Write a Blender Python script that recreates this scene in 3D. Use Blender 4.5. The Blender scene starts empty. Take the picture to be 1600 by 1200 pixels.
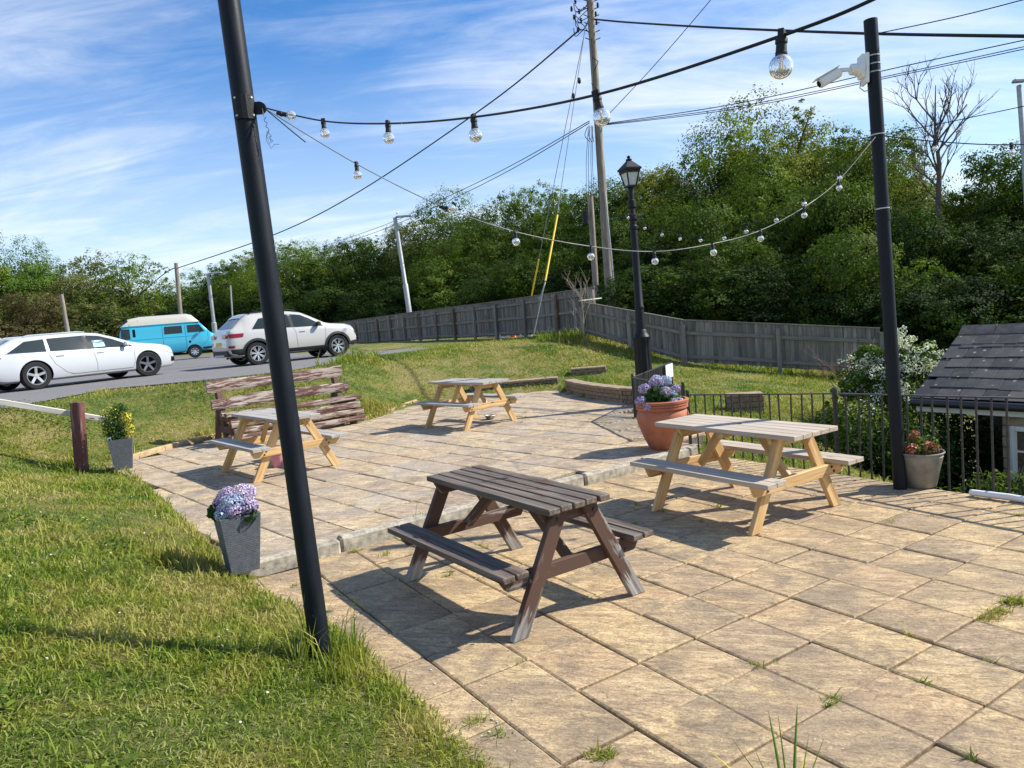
import bpy, bmesh, math, random
import numpy as np
from mathutils import Vector, Matrix
random.seed(7); RNG = np.random.default_rng(11)
S = bpy.context.scene
COL = S.collection
R = math.radians
PI = math.pi

# ------------------------------------------------------------------ camera
F_PX, PITCH, ROLL, EYE = 1136.93, R(-5.278), R(-4.954), 1.85
cp, sp, cr, sr = math.cos(PITCH), math.sin(PITCH), math.cos(ROLL), math.sin(ROLL)
FW = Vector((0, cp, sp)); up0 = Vector((0, -sp, cp)); rt0 = Vector((1, 0, 0))
RT = rt0*cr + up0*sr; UP = -rt0*sr + up0*cr
cd = bpy.data.cameras.new('camera'); cam = bpy.data.objects.new('camera', cd); COL.objects.link(cam)
cd.sensor_width = 36; cd.lens = 36*F_PX/1600; cd.clip_start = .05; cd.clip_end = 6000
cam.matrix_world = Matrix(((RT.x, UP.x, -FW.x, 0), (RT.y, UP.y, -FW.y, 0), (RT.z, UP.z, -FW.z, EYE), (0, 0, 0, 1)))
S.camera = cam

def ray(px, py):
    return FW + RT*((px-800)/F_PX) - UP*((py-600)/F_PX)
def gnd(px, py, z=0.0):          # where the sight line meets the level z
    d = ray(px, py); return Vector((0, 0, EYE)) + d*((z-EYE)/d.z)
def at(px, py, Y):               # the point of the sight line at distance Y
    d = ray(px, py); return Vector((0, 0, EYE)) + d*(Y/d.y)

# ------------------------------------------------------------------ light and sky
SUN_AZ = R(7.0)      # direction towards the sun, counter-clockwise from +X
SUN_EL = R(41.5)
sdir = Vector((math.cos(SUN_EL)*math.cos(SUN_AZ), math.cos(SUN_EL)*math.sin(SUN_AZ), math.sin(SUN_EL)))
sl = bpy.data.lights.new('sun', 'SUN'); so = bpy.data.objects.new('sun', sl); COL.objects.link(so)
sl.energy = 4.9; sl.angle = R(.55); sl.color = (1.0, .945, .86)
so.rotation_euler = (-sdir).to_track_quat('-Z', 'Y').to_euler()
wd = bpy.data.worlds.new('World'); S.world = wd; wd.use_nodes = True
nt = wd.node_tree; N = nt.nodes; L = nt.links
bg = N['Background']
sky = N.new('ShaderNodeTexSky'); sky.sky_type = 'NISHITA'; sky.sun_disc = False
sky.sun_elevation = SUN_EL; sky.sun_rotation = math.atan2(sdir.x, sdir.y)
sky.air_density = 1.0; sky.dust_density = .6; sky.ozone_density = 2.2
tc = N.new('ShaderNodeTexCoord'); sep = N.new('ShaderNodeSeparateXYZ'); L.new(tc.outputs['Generated'], sep.inputs[0])
def wmath(op, a, b=None, c=None):
    n = N.new('ShaderNodeMath'); n.operation = op
    for i, v in enumerate((a, b, c)):
        if v is None: continue
        if isinstance(v, (int, float)): n.inputs[i].default_value = v
        else: L.new(v, n.inputs[i])
    return n.outputs[0]
zc = wmath('MAXIMUM', sep.outputs['Z'], 0.0)
zz = wmath('ADD', zc, .20)
comb = N.new('ShaderNodeCombineXYZ')
L.new(wmath('DIVIDE', sep.outputs['X'], zz), comb.inputs[0]); L.new(wmath('DIVIDE', sep.outputs['Y'], zz), comb.inputs[1])
def wnoise(rot, scl, scale, det, rough, dist, off=(0, 0, 0)):
    mp = N.new('ShaderNodeMapping'); mp.inputs['Rotation'].default_value = (0, 0, R(rot)); mp.inputs['Scale'].default_value = scl
    mp.inputs['Location'].default_value = off
    L.new(comb.outputs[0], mp.inputs[0])
    n = N.new('ShaderNodeTexNoise'); n.inputs['Scale'].default_value = scale; n.inputs['Detail'].default_value = det
    n.inputs['Roughness'].default_value = rough; n.inputs['Distortion'].default_value = dist
    L.new(mp.outputs[0], n.inputs['Vector']); return n.outputs['Fac']
n1 = wnoise(52, (.50, 1.25, 1), .95, 9, .58, .8, (3.1, 1.7, 0))
n2 = wnoise(60, (.55, 2.4, 1), 2.6, 10, .64, 1.1, (7, 2, 0))
n3 = wnoise(10, (1, 1, 1), .30, 3, .5, .3, (1.2, 5.4, 0))
mix = wmath('ADD', wmath('MULTIPLY', n1, .55), wmath('ADD', wmath('MULTIPLY', n2, .24), wmath('MULTIPLY', n3, .43)))
mr = N.new('ShaderNodeMapRange'); mr.interpolation_type = 'SMOOTHSTEP'
mr.inputs['From Min'].default_value = .54; mr.inputs['From Max'].default_value = .80
L.new(mix, mr.inputs['Value'])
low = N.new('ShaderNodeMapRange'); low.inputs['From Min'].default_value = .0; low.inputs['From Max'].default_value = .34
low.inputs['To Min'].default_value = .58; low.inputs['To Max'].default_value = 0
L.new(zc, low.inputs['Value'])
fac = wmath('MINIMUM', wmath('ADD', wmath('MULTIPLY', mr.outputs[0], .80), low.outputs[0]), .93)
hs = N.new('ShaderNodeHueSaturation'); hs.inputs['Saturation'].default_value = 1.30; hs.inputs['Value'].default_value = .86
L.new(sky.outputs[0], hs.inputs['Color'])
tn = N.new('ShaderNodeMixRGB'); tn.blend_type = 'MULTIPLY'; tn.inputs[0].default_value = 1; L.new(hs.outputs[0], tn.inputs[1]); tn.inputs[2].default_value = (.86, 1.0, 1.16, 1)
mx = N.new('ShaderNodeMixRGB'); L.new(fac, mx.inputs[0]); L.new(tn.outputs[0], mx.inputs[1]); mx.inputs[2].default_value = (5.6, 5.9, 6.3, 1)
L.new(mx.outputs[0], bg.inputs[0]); bg.inputs[1].default_value = .125
S.view_settings.view_transform = 'Standard'; S.view_settings.look = 'None'; S.view_settings.gamma = 1
S.view_settings.exposure = 0.64; S.view_settings.use_curve_mapping = False
S.cycles.max_bounces = 8; S.cycles.transparent_max_bounces = 12; S.cycles.transmission_bounces = 6

# ------------------------------------------------------------------ object helpers
def tag(o, label=None, cat=None, group=None, kind=None):
    if label: o['label'] = label
    if cat: o['category'] = cat
    if group: o['group'] = group
    if kind: o['kind'] = kind
    return o
def empty(name, loc=(0, 0, 0), rz=0, label=None, cat=None, group=None):
    o = bpy.data.objects.new(name, None); o.empty_display_size = .2; COL.objects.link(o)
    o.location = loc; o.rotation_euler = (0, 0, rz); tag(o, label, cat, group); return o
def link(name, mesh, parent=None, m=None):
    o = bpy.data.objects.new(name, mesh); COL.objects.link(o)
    if m is not None and not mesh.materials: mesh.materials.append(m)
    if parent is not None: o.parent = parent
    return o
def copy_tree(o, parent=None):
    c = o.copy(); COL.objects.link(c)
    if parent is not None: c.parent = parent
    for ch in list(o.children): copy_tree(ch, c)
    return c
def basis(d, ref=Vector((0, 0, 1))):
    x = d.normalized()
    if abs(x.dot(ref)) > .98: ref = Vector((0, 1, 0))
    y = ref.cross(x).normalized(); z = x.cross(y); return x, y, z

class MB:
    def __init__(s): s.v = []; s.f = []; s.m = []
    def add(s, vs, fs, mi=0):
        b = len(s.v); s.v += [tuple(v) for v in vs]; s.f += [tuple(b+i for i in f) for f in fs]; s.m += [mi]*len(fs); return s
    def box(s, c, size, mi=0, rot=None, taper=None):
        x, y, z = (q/2 for q in size); vs = []
        for k in (-1, 1):
            t = 1 if (taper is None or k < 0) else taper
            for a, b in ((-1, -1), (1, -1), (1, 1), (-1, 1)):
                p = Vector((a*x*t, b*y*t, k*z))
                if rot is not None: p = rot @ p
                vs.append(Vector(c)+p)
        return s.add(vs, [(3, 2, 1, 0), (4, 5, 6, 7), (0, 1, 5, 4), (1, 2, 6, 5), (2, 3, 7, 6), (3, 0, 4, 7)], mi)
    def beam(s, p0, p1, w, h, mi=0, ref=Vector((0, 0, 1))):
        p0 = Vector(p0); p1 = Vector(p1); x, y, z = basis(p1-p0, ref); Lh = (p1-p0).length
        rot = Matrix((x, y, z)).transposed()
        return s.box((p0+p1)/2, (Lh, w, h), mi, rot)
    def tube(s, pts, r, n=8, mi=0, cap=True):
        pts = [Vector(p) for p in pts]; k = len(pts)
        rs = r if isinstance(r, (list, tuple)) else [r]*k
        vs = []; ref = Vector((.123, .2, 1)).normalized(); py = None
        for i, p in enumerate(pts):
            d = (pts[min(i+1, k-1)]-pts[max(i-1, 0)])
            if d.length < 1e-9: d = Vector((0, 0, 1))
            d.normalize()
            if py is None:
                a = ref if abs(d.dot(ref)) < .9 else Vector((1, 0, 0))
                y = a.cross(d).normalized()
            else:
                y = (py - d*py.dot(d)); y = y.normalized() if y.length > 1e-6 else Vector((1, 0, 0)).cross(d).normalized()
            py = y; z = d.cross(y)
            for j in range(n):
                t = 2*PI*j/n; vs.append(p + (y*math.cos(t)+z*math.sin(t))*rs[i])
        fs = [(i*n+j, i*n+(j+1) % n, (i+1)*n+(j+1) % n, (i+1)*n+j) for i in range(k-1) for j in range(n)]
        if cap: fs += [tuple(range(n-1, -1, -1)), tuple(range((k-1)*n, k*n))]
        return s.add(vs, fs, mi)
    def lathe(s, prof, n=24, mi=0, c=(0, 0, 0), axis='z', cap=True):
        vs = []
        for r, h in prof:
            for j in range(n):
                t = 2*PI*j/n; a, b = r*math.cos(t), r*math.sin(t)
                p = (a, b, h) if axis == 'z' else ((a, h, -b) if axis == 'y' else (h, a, b))
                vs.append((p[0]+c[0], p[1]+c[1], p[2]+c[2]))
        k = len(prof)
        fs = [(i*n+j, i*n+(j+1) % n, (i+1)*n+(j+1) % n, (i+1)*n+j) for i in range(k-1) for j in range(n)]
        if cap:
            fs += [tuple(range(n-1, -1, -1)), tuple(range((k-1)*n, k*n))]
        return s.add(vs, fs, mi)
    def prism(s, poly, z0, z1, mi=0, M=None):
        n = len(poly); vs = [Vector((p[0], p[1], z0)) for p in poly]+[Vector((p[0], p[1], z1)) for p in poly]
        if M is not None: vs = [M @ v for v in vs]
        return s.add(vs, [tuple(range(n-1, -1, -1)), tuple(range(n, 2*n))]+[(i, (i+1) % n, n+(i+1) % n, n+i) for i in range(n)], mi)
    def mesh(s, name, mats, smooth=None, bevel=0, segs=1):
        me = bpy.data.meshes.new(name); me.from_pydata(s.v, [], s.f)
        for m in (mats if isinstance(mats, (list, tuple)) else [mats]): me.materials.append(m)
        for p, mi in zip(me.polygons, s.m): p.material_index = mi
        if bevel:
            bm = bmesh.new(); bm.from_mesh(me)
            bmesh.ops.bevel(bm, geom=[e for e in bm.edges if e.calc_face_angle(0) > .6], offset=bevel, segments=segs, affect='EDGES')
            bm.to_mesh(me); bm.free()
        me.update()
        if smooth is not None:
            me.shade_smooth()
            if smooth < 180: me.set_sharp_from_angle(angle=R(smooth))
        return me
    def obj(s, name, mats, parent=None, smooth=None, bevel=0, label=None, cat=None, group=None, kind=None, segs=1):
        return tag(link(name, s.mesh(name, mats, smooth, bevel, segs), parent), label, cat, group, kind)

_boards = {}
def board(name, m, parent, p0, p1, w, t, ref=(0, 0, 1), bev=.004, cut=0):
    """a plank whose own x axis runs along its length, so that the grain follows it"""
    p0 = Vector(p0); p1 = Vector(p1); x, y, z = basis(p1-p0, Vector(ref)); ln = (p1-p0).length
    key = (name, m.name, round(ln, 3), round(w, 3), round(t, 3), round(cut, 3))
    if key not in _boards:
        b = MB()
        a = ln/2; h = t/2
        vs = [(-a, -w/2, h), (a, -w/2, h), (a, w/2, h), (-a, w/2, h), (-a+cut, -w/2, -h), (a-cut, -w/2, -h), (a-cut, w/2, -h), (-a+cut, w/2, -h)]
        b.add(vs, [(0, 1, 2, 3), (7, 6, 5, 4), (4, 5, 1, 0), (5, 6, 2, 1), (6, 7, 3, 2), (7, 4, 0, 3)])
        _boards[key] = b.mesh(name, m, bevel=bev)
    o = link(name, _boards[key], parent)
    o.matrix_local = Matrix.Translation((p0+p1)/2) @ Matrix((x, y, z)).transposed().to_4x4()
    return o

# ------------------------------------------------------------------ material helpers
class MT:
    def __init__(s, name, rough=.8, spec=.4, metal=0):
        s.m = bpy.data.materials.new(name); s.m.use_nodes = True; s.nt = s.m.node_tree; s.N = s.nt.nodes; s.L = s.nt.links
        s.b = s.N['Principled BSDF']; s.b.inputs['Roughness'].default_value = rough
        s.b.inputs['Specular IOR Level'].default_value = spec; s.b.inputs['Metallic'].default_value = metal
        s.tc = s.N.new('ShaderNodeTexCoord'); s.geo = s.N.new('ShaderNodeNewGeometry')
    def setv(s, sock, v):
        if isinstance(v, bpy.types.NodeSocket): s.L.new(v, sock)
        elif isinstance(v, (tuple, list)) and len(v) == 3 and sock.type == 'RGBA': sock.default_value = (*v, 1)
        else: sock.default_value = v
    def math(s, op, a, b=0, c=0):
        n = s.N.new('ShaderNodeMath'); n.operation = op; s.setv(n.inputs[0], a); s.setv(n.inputs[1], b)
        if op in ('MULTIPLY_ADD',): s.setv(n.inputs[2], c)
        return n.outputs[0]
    def vadd(s, a, b, op='ADD'):
        n = s.N.new('ShaderNodeVectorMath'); n.operation = op; s.setv(n.inputs[0], a); s.setv(n.inputs[1], b); return n.outputs[0]
    def mapp(s, vec, scale=(1, 1, 1), rot=(0, 0, 0), loc=(0, 0, 0)):
        n = s.N.new('ShaderNodeMapping'); s.L.new(vec, n.inputs[0]); n.inputs['Scale'].default_value = scale
        n.inputs['Rotation'].default_value = rot; n.inputs['Location'].default_value = loc; return n.outputs[0]
    def noise(s, vec, scale, det=4, rough=.55, dist=0):
        n = s.N.new('ShaderNodeTexNoise'); s.L.new(vec, n.inputs['Vector']); n.inputs['Scale'].default_value = scale
        n.inputs['Detail'].default_value = det; n.inputs['Roughness'].default_value = rough; n.inputs['Distortion'].default_value = dist
        return n.outputs['Fac']
    def vor(s, vec, scale, feat='F1', rnd=1):
        n = s.N.new('ShaderNodeTexVoronoi'); n.feature = feat; s.L.new(vec, n.inputs['Vector']); n.inputs['Scale'].default_value = scale
        n.inputs['Randomness'].default_value = rnd; return n.outputs['Distance']
    def ramp(s, fac, stops, interp='LINEAR'):
        n = s.N.new('ShaderNodeValToRGB'); s.L.new(fac, n.inputs[0]); e = n.color_ramp; e.interpolation = interp
        while len(e.elements) < len(stops): e.elements.new(.5)
        for el, (p, c) in zip(e.elements, stops):
            el.position = p; el.color = (*c, 1) if isinstance(c, (tuple, list)) else (c, c, c, 1)
        return n.outputs[0]
    def mix(s, f, a, b, mode='MIX'):
        n = s.N.new('ShaderNodeMixRGB'); n.blend_type = mode; s.setv(n.inputs[0], f); s.setv(n.inputs[1], a); s.setv(n.inputs[2], b); return n.outputs[0]
    def base(s, c): s.setv(s.b.inputs['Base Color'], c); return s
    def rough(s, c): s.setv(s.b.inputs['Roughness'], c); return s
    def bump(s, h, strength=.3, dist=.01):
        n = s.N.new('ShaderNodeBump'); n.inputs['Strength'].default_value = strength; n.inputs['Distance'].default_value = dist
        s.L.new(h, n.inputs['Height']); s.L.new(n.outputs[0], s.b.inputs['Normal']); return s
    def rnd(s):
        n = s.N.new('ShaderNodeObjectInfo'); return n.outputs['Random']
    def isl(s): return s.geo.outputs['Random Per Island']
    def attr(s, a='v'):
        n = s.N.new('ShaderNodeAttribute'); n.attribute_name = a; return n.outputs['Fac']
    @property
    def obj(s): return s.tc.outputs['Object']
    @property
    def pos(s): return s.geo.outputs['Position']

def simple(name, c, rough=.6, spec=.4, metal=0, var=.15, scale=6, bump=0, bscale=40):
    t = MT(name, rough, spec, metal)
    n = t.noise(t.obj, scale, 5, .6)
    t.base(t.ramp(n, [(.3, tuple(max(0, q*(1-var)) for q in c)), (.7, tuple(min(1, q*(1+var)) for q in c))]))
    if bump: t.bump(t.noise(t.obj, bscale, 4), bump, .004)
    return t.m

def slab_mat(name, yaw, tint, gain=(1.34, 1.29, 1.20)):
    t = MT(name, .88, .25)
    r = t.math('FRACT', t.math('ADD', t.rnd(), t.isl()))
    off = t.N.new('ShaderNodeCombineXYZ'); t.L.new(t.math('MULTIPLY', r, 37.0), off.inputs[0]); t.L.new(t.math('MULTIPLY', r, 91.0), off.inputs[1]); t.L.new(t.math('MULTIPLY', r, 13.0), off.inputs[2])
    v0 = t.mapp(t.pos, rot=(0, 0, -yaw)); v = t.vadd(v0, off.outputs[0])
    st = t.mapp(v, scale=(1.0, 4.5, 1))
    big = t.noise(st, 2.2, 9, .72, 1.6)
    cl = t.noise(v, 2.6, 7, .68, .6)
    fine = t.noise(v0, 75, 4, .75); mid = t.noise(t.mapp(v, scale=(1, 2.2, 1)), 16, 6, .78, .8)
    stain = t.noise(t.pos, 1.1, 6, .62, .4)
    c = t.ramp(big, [(.34, (.13, .092, .058)), (.45, (.29, .21, .125)), (.54, (.47, .355, .20)), (.66, (.66, .53, .31))])
    c2 = t.ramp(r, [(0, (.54, .41, .22)), (.2, (.34, .25, .17)), (.4, (.64, .49, .26)), (.6, (.31, .235, .175)), (.8, (.56, .43, .23)), (1, (.48, .33, .20))])
    c = t.mix(.40, c, c2)
    c = t.mix(t.ramp(cl, [(.46, 0.0), (.62, .62)]), c, (.15, .125, .10))
    c = t.mix(t.ramp(mid, [(.36, .75), (.50, 0.0)]), c, (.12, .088, .06))
    c = t.mix(t.ramp(mid, [(.56, 0.0), (.72, .5)]), c, (.72, .60, .38))
    c = t.mix(t.ramp(stain, [(.46, 0.0), (.66, .5)]), c, tint)
    c = t.mix(t.ramp(fine, [(.36, .5), (.58, 0.0)]), c, (.10, .08, .06))
    c = t.mix(t.ramp(fine, [(.62, 0.0), (.80, .40)]), c, (.68, .60, .46))
    crack = t.noise(t.mapp(v, scale=(1, 2.6, 1)), 5.5, 5, .6, 1.6)
    ck = t.ramp(t.math('ABSOLUTE', t.math('SUBTRACT', crack, .5)), [(0, .55), (.012, 0.0)])
    c = t.mix(ck, c, (.07, .05, .035))
    sp_ = t.vor(v, 26)
    msk = t.math('MULTIPLY', t.ramp(sp_, [(.07, 1.0), (.15, 0.0)]), t.ramp(t.noise(t.pos, 2.2, 2), [(.55, 0.0), (.66, .6)]))
    c = t.mix(msk, c, (.66, .64, .57))
    c = t.mix(1.0, c, gain, 'MULTIPLY')
    t.base(c)
    h = t.math('ADD', t.math('ADD', big, t.math('MULTIPLY', mid, .8)), t.math('MULTIPLY', fine, .30))
    t.bump(h, .75, .012); return t.m
M = {}
M['slab_low'] = slab_mat('warm_riven_paving', R(-18), (.21, .165, .125))
M['slab_up'] = slab_mat('grey_riven_paving', R(-10), (.36, .325, .26), (1.28, 1.30, 1.38))

def wood(name, cs, knots=True, paint=None, grain=26, wear=.5, rough=.75, foot=False, bump=.5, vert=False):
    t = MT(name, rough, .3)
    r = t.rnd(); off = t.N.new('ShaderNodeCombineXYZ'); t.L.new(t.math('MULTIPLY', r, 9.0), off.inputs[0]); t.L.new(t.math('MULTIPLY', r, 31.0), off.inputs[1])
    v = t.vadd(t.obj, off.outputs[0]); g = t.noise(t.mapp(v, scale=(grain, grain, 1.1) if vert else (.9, grain, grain)), 1.6, 6, .62, .35)
    b = t.noise(t.mapp(v, scale=(5, 5, 1) if vert else (1, 5, 5)), 1.6, 4, .6)
    c = t.ramp(g, [(.28, cs[0]), (.5, cs[1]), (.72, cs[2])])
    c = t.mix(t.ramp(b, [(.4, 0.0), (.75, .45)]), c, cs[0])
    if knots:
        k = t.vor(t.mapp(v, scale=(9, 9, 2.6) if vert else (2.1, 7, 7)), 1.0)
        c = t.mix(t.ramp(k, [(.05, .9), (.12, 0.0)]), c, tuple(q*.28 for q in cs[0]))
    if vert: c = t.mix(1.0, c, t.ramp(r, [(0, .62), (.5, .95), (.8, 1.1), (1, 1.35)]), 'MULTIPLY')
    if paint:
        p = t.noise(t.mapp(v, scale=(1.2, 9, 9)), 2.2, 6, .68, .3)
        if foot:
            sz = t.N.new('ShaderNodeSeparateXYZ'); t.L.new(t.pos, sz.inputs[0])
            low_ = t.ramp(sz.outputs['Z'], [(.03, .26), (.20, 0.0)])
            p = t.math('ADD', p, low_)
        c = t.mix(t.ramp(p, [(wear-.03, 0.0), (wear+.05, 1.0)]), paint, c)
    t.base(c); t.bump(g, bump, .003); return t.m
M['wood_new'] = wood('new_pine', ((.34, .19, .075), (.60, .385, .165), (.78, .57, .29)), rough=.6, grain=18)
M['wood_top'] = wood('silvered_pine_top', ((.23, .21, .18), (.37, .345, .305), (.49, .46, .41)))
M['wood_top_pale'] = wood('pale_pine_top', ((.30, .24, .175), (.45, .38, .295), (.59, .52, .42)))
M['wood_dark_top'] = wood('weathered_dark_top', ((.050, .037, .028), (.135, .108, .084), (.27, .23, .19)), paint=(.085, .043, .030), wear=.40, bump=.8)
M['wood_dark'] = wood('peeling_brown_paint', ((.10, .09, .08), (.30, .28, .25), (.50, .48, .44)), paint=(.095, .052, .036), wear=.60, foot=True, bump=.6)
M['bench_wood'] = wood('peeling_bench_paint', ((.20, .15, .115), (.42, .35, .29), (.60, .53, .46)), paint=(.115, .055, .042), wear=.50, grain=14, bump=.9)
M['bench_end'] = wood('bench_dark_frame', ((.05, .035, .03), (.13, .09, .075), (.30, .22, .18)), paint=(.12, .055, .04), wear=.52, grain=14)
M['red_post'] = wood('red_stained_post', ((.12, .08, .07), (.22, .15, .13), (.38, .31, .27)), paint=(.125, .045, .04), wear=.56, grain=12)
M['grey_rail'] = wood('bleached_rail', ((.40, .36, .30), (.60, .56, .49), (.74, .70, .63)), grain=12)
M['fence'] = wood('weathered_fence', ((.115, .102, .088), (.195, .178, .155), (.28, .26, .23)), grain=16)
M['fence_v'] = wood('weathered_fence_boards', ((.11, .098, .084), (.195, .178, .155), (.29, .27, .24)), grain=14, vert=True)
M['fence_brown'] = wood('brown_fence_post', ((.09, .05, .035), (.15, .09, .065), (.20, .13, .10)), grain=12)
M['pole_wood'] = wood('utility_pole_wood', ((.15, .12, .09), (.27, .23, .185), (.40, .35, .29)), grain=9, knots=False)
M['steel_dark'] = simple('dark_bolt_steel', (.06, .055, .05), .5, .5, .6)
M['black_paint'] = simple('black_pole_paint', (.005, .0075, .012), .5, .22, 0, .35, 14, .15, 90)
def pole_mat():
    t = MT('black_pole_paint', .5, .22); n = t.noise(t.mapp(t.obj, scale=(6, 6, 1.2)), 3, 6, .7); f = t.noise(t.obj, 55, 4, .7)
    c = t.ramp(n, [(.35, (.004, .006, .010)), (.65, (.010, .014, .020))]); c = t.mix(t.ramp(f, [(.70, 0.0), (.78, .7)]), c, (.16, .15, .13)); t.base(c)
    t.rough(t.ramp(n, [(.3, .38), (.7, .62)])); t.bump(f, .12, .003); return t.m
M['black_paint'] = pole_mat()
M['iron'] = simple('black_iron', (.010, .011, .013), .5, .25, 0, .4, 30, .3, 120)
M['rail_iron'] = simple('worn_black_railing', (.045, .042, .04), .5, .4, 0, .5, 25, .3, 120)
M['rubber'] = simple('rubber_cable', (.012, .012, .012), .6, .4)
M['grey_cable'] = simple('grey_cable', (.20, .21, .22), .5, .4)
M['zinc'] = simple('galvanised_steel', (.42, .42, .40), .45, .5, .7, .25, 9, .1, 30)
M['old_zinc'] = simple('dull_stained_zinc', (.27, .25, .215), .6, .35, .35, .30, 7, .15, 40)
M['galv'] = simple('grey_galvanised_column', (.36, .37, .37), .5, .5, .3, .15)
M['white_plastic'] = simple('white_plastic', (.76, .76, .73), .4, .5, 0, .06)
M['yellow'] = simple('yellow_guard', (.80, .56, .03), .5, .4, 0, .08)
M['pink'] = simple('pink_bucket', (.72, .30, .36), .5, .4, 0, .05)
M['terracotta'] = simple('terracotta', (.42, .145, .075), .7, .35, 0, .22, 5, .15, 60)
M['soil'] = simple('dark_soil', (.035, .026, .018), .95, .1, 0, .5, 30, .6, 60)
M['concrete'] = simple('kerb_concrete', (.36, .325, .255), .9, .2, 0, .5, 14, .9, 70)
M['mortar'] = simple('mortar_bed', (.10, .082, .06), .95, .1, 0, .5, 20, .6, 50)
M['brick_low'] = simple('buff_brick', (.27, .19, .125), .9, .2, 0, .30, 12, .5, 70)
M['coping'] = simple('brown_coping', (.30, .225, .15), .9, .2, 0, .30, 9, .5, 60)
M['rubble'] = simple('rough_wall_stone', (.16, .145, .125), .92, .2, 0, .6, 16, .9, 40)
M['edging'] = simple('timber_edging', (.42, .30, .17), .85, .2, 0, .3, 12, .4, 60)
M['stone_wall'] = simple('outbuilding_stone', (.30, .24, .165), .9, .2, 0, .25, 14, .5, 60)
def slate_mat():
    t = MT('roof_slate', .75, .25); r = t.rnd()
    c = t.ramp(r, [(0, (.042, .041, .043)), (.5, (.068, .065, .066)), (.85, (.088, .080, .078)), (1, (.12, .105, .095))])
    n = t.noise(t.pos, 9, 6, .7); c = t.mix(t.ramp(n, [(.48, 0.0), (.75, .45)]), c, (.17, .155, .13))
    li = t.vor(t.pos, 7); c = t.mix(t.ramp(li, [(.10, .9), (.16, 0.0)]), c, (.33, .31, .27))
    t.base(c); t.bump(t.noise(t.pos, 30, 5), .4, .006); return t.m
M['slate'] = slate_mat()
M['ridge'] = simple('ridge_tile', (.22, .18, .14), .9, .2, 0, .3, 12, .5, 50)
M['black_gutter'] = simple('black_gutter', (.02, .02, .02), .4, .5)
M['white_wood'] = simple('white_painted_wood', (.68, .68, .64), .55, .4, 0, .08)
def planter_mat():
    t = MT('grey_textured_planter', .62, .4)
    v = t.mapp(t.obj, scale=(26, 26, 44)); n = t.N.new('ShaderNodeTexBrick'); 
    sx = t.N.new('ShaderNodeSeparateXYZ'); t.L.new(t.obj, sx.inputs[0]); cx = t.N.new('ShaderNodeCombineXYZ')
    t.L.new(t.math('ADD', sx.outputs[0], sx.outputs[1]), cx.inputs[0]); t.L.new(sx.outputs[2], cx.inputs[1])
    w_ = t.vadd(cx.outputs[0], t.mapp(t.obj, scale=(0, 0, 0)))
    wob = t.noise(t.obj, 18, 3); ww = t.N.new('ShaderNodeCombineXYZ'); t.L.new(t.math('MULTIPLY', wob, .02), ww.inputs[1])
    t.L.new(t.vadd(w_, ww.outputs[0]), n.inputs['Vector']); n.inputs['Scale'].default_value = 1
    n.inputs['Brick Width'].default_value = .055; n.inputs['Row Height'].default_value = .014; n.inputs['Mortar Size'].default_value = .0022
    n.inputs['Mortar Smooth'].default_value = 1
    h = t.math('SUBTRACT', t.math('MULTIPLY', t.noise(t.obj, 60, 4), .5), n.outputs['Fac'])
    t.base(t.ramp(t.noise(t.obj, 30, 4), [(.3, (.085, .095, .108)), (.7, (.135, .150, .165))])); t.bump(h, .8, .005); return t.m
M['planter'] = planter_mat()
def foliage(name, cs, trans=.3, rough=.55):
    t = MT(name, .72, .10)
    v = t.attr('v'); n = t.noise(t.pos, .35, 3, .5)
    x = t.math('ADD', t.math('MULTIPLY', v, .65), t.math('MULTIPLY', n, .5))
    x = t.math('ADD', x, t.math('MULTIPLY', t.math('SUBTRACT', t.rnd(), .5), .22))
    c = t.ramp(x, [(.22, cs[0]), (.55, cs[1]), (.88, cs[2])]); t.base(c)
    tr = t.N.new('ShaderNodeBsdfTranslucent'); t.L.new(t.mix(1.0, c, (1.0, 1.15, .5), 'MULTIPLY'), tr.inputs[0])
    ms = t.N.new('ShaderNodeMixShader'); ms.inputs[0].default_value = trans
    t.L.new(t.b.outputs[0], ms.inputs[1]); t.L.new(tr.outputs[0], ms.inputs[2])
    t.L.new(ms.outputs[0], t.N['Material Output'].inputs['Surface']); return t.m
M['leaf_dark'] = foliage('dark_green_leaves', ((.030, .052, .010), (.068, .112, .017), (.13, .19, .032)))
M['leaf_mid'] = foliage('mid_green_leaves', ((.045, .076, .013), (.105, .160, .022), (.20, .265, .042)))
M['leaf_olive'] = foliage('olive_leaves', ((.075, .085, .026), (.145, .160, .045), (.23, .245, .08)))
M['leaf_brown'] = foliage('brownish_leaves', ((.060, .052, .020), (.11, .092, .038), (.17, .15, .06)))
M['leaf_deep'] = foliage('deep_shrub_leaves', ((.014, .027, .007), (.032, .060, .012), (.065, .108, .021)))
M['leaf_bright'] = foliage('bright_green_leaves', ((.045, .085, .014), (.09, .16, .024), (.16, .26, .05)))
M['leaf_spring'] = foliage('yellow_green_spring_leaves', ((.07, .085, .014), (.155, .175, .025), (.29, .30, .05)))
M['leaf_pot'] = foliage('pot_leaves', ((.016, .04, .012), (.04, .085, .02), (.085, .15, .04)))
M['petal_lilac'] = foliage('lilac_petals', ((.22, .15, .34), (.50, .40, .64), (.86, .80, .90)), .2)
M['petal_blue'] = foliage('pale_blue_petals', ((.26, .32, .52), (.50, .58, .76), (.80, .84, .92)), .2)
M['petal_white'] = foliage('white_blossom', ((.45, .47, .36), (.66, .67, .55), (.80, .80, .72)), .2)
M['petal_yellow'] = foliage('yellow_variegated', ((.40, .33, .03), (.68, .56, .05), (.80, .72, .22)), .25)
M['petal_red'] = foliage('coral_young_leaves', ((.30, .06, .04), (.50, .17, .12), (.62, .36, .24)), .25)
M['twig'] = simple('pale_twig', (.34, .28, .21), .85, .2, 0, .25)
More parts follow.
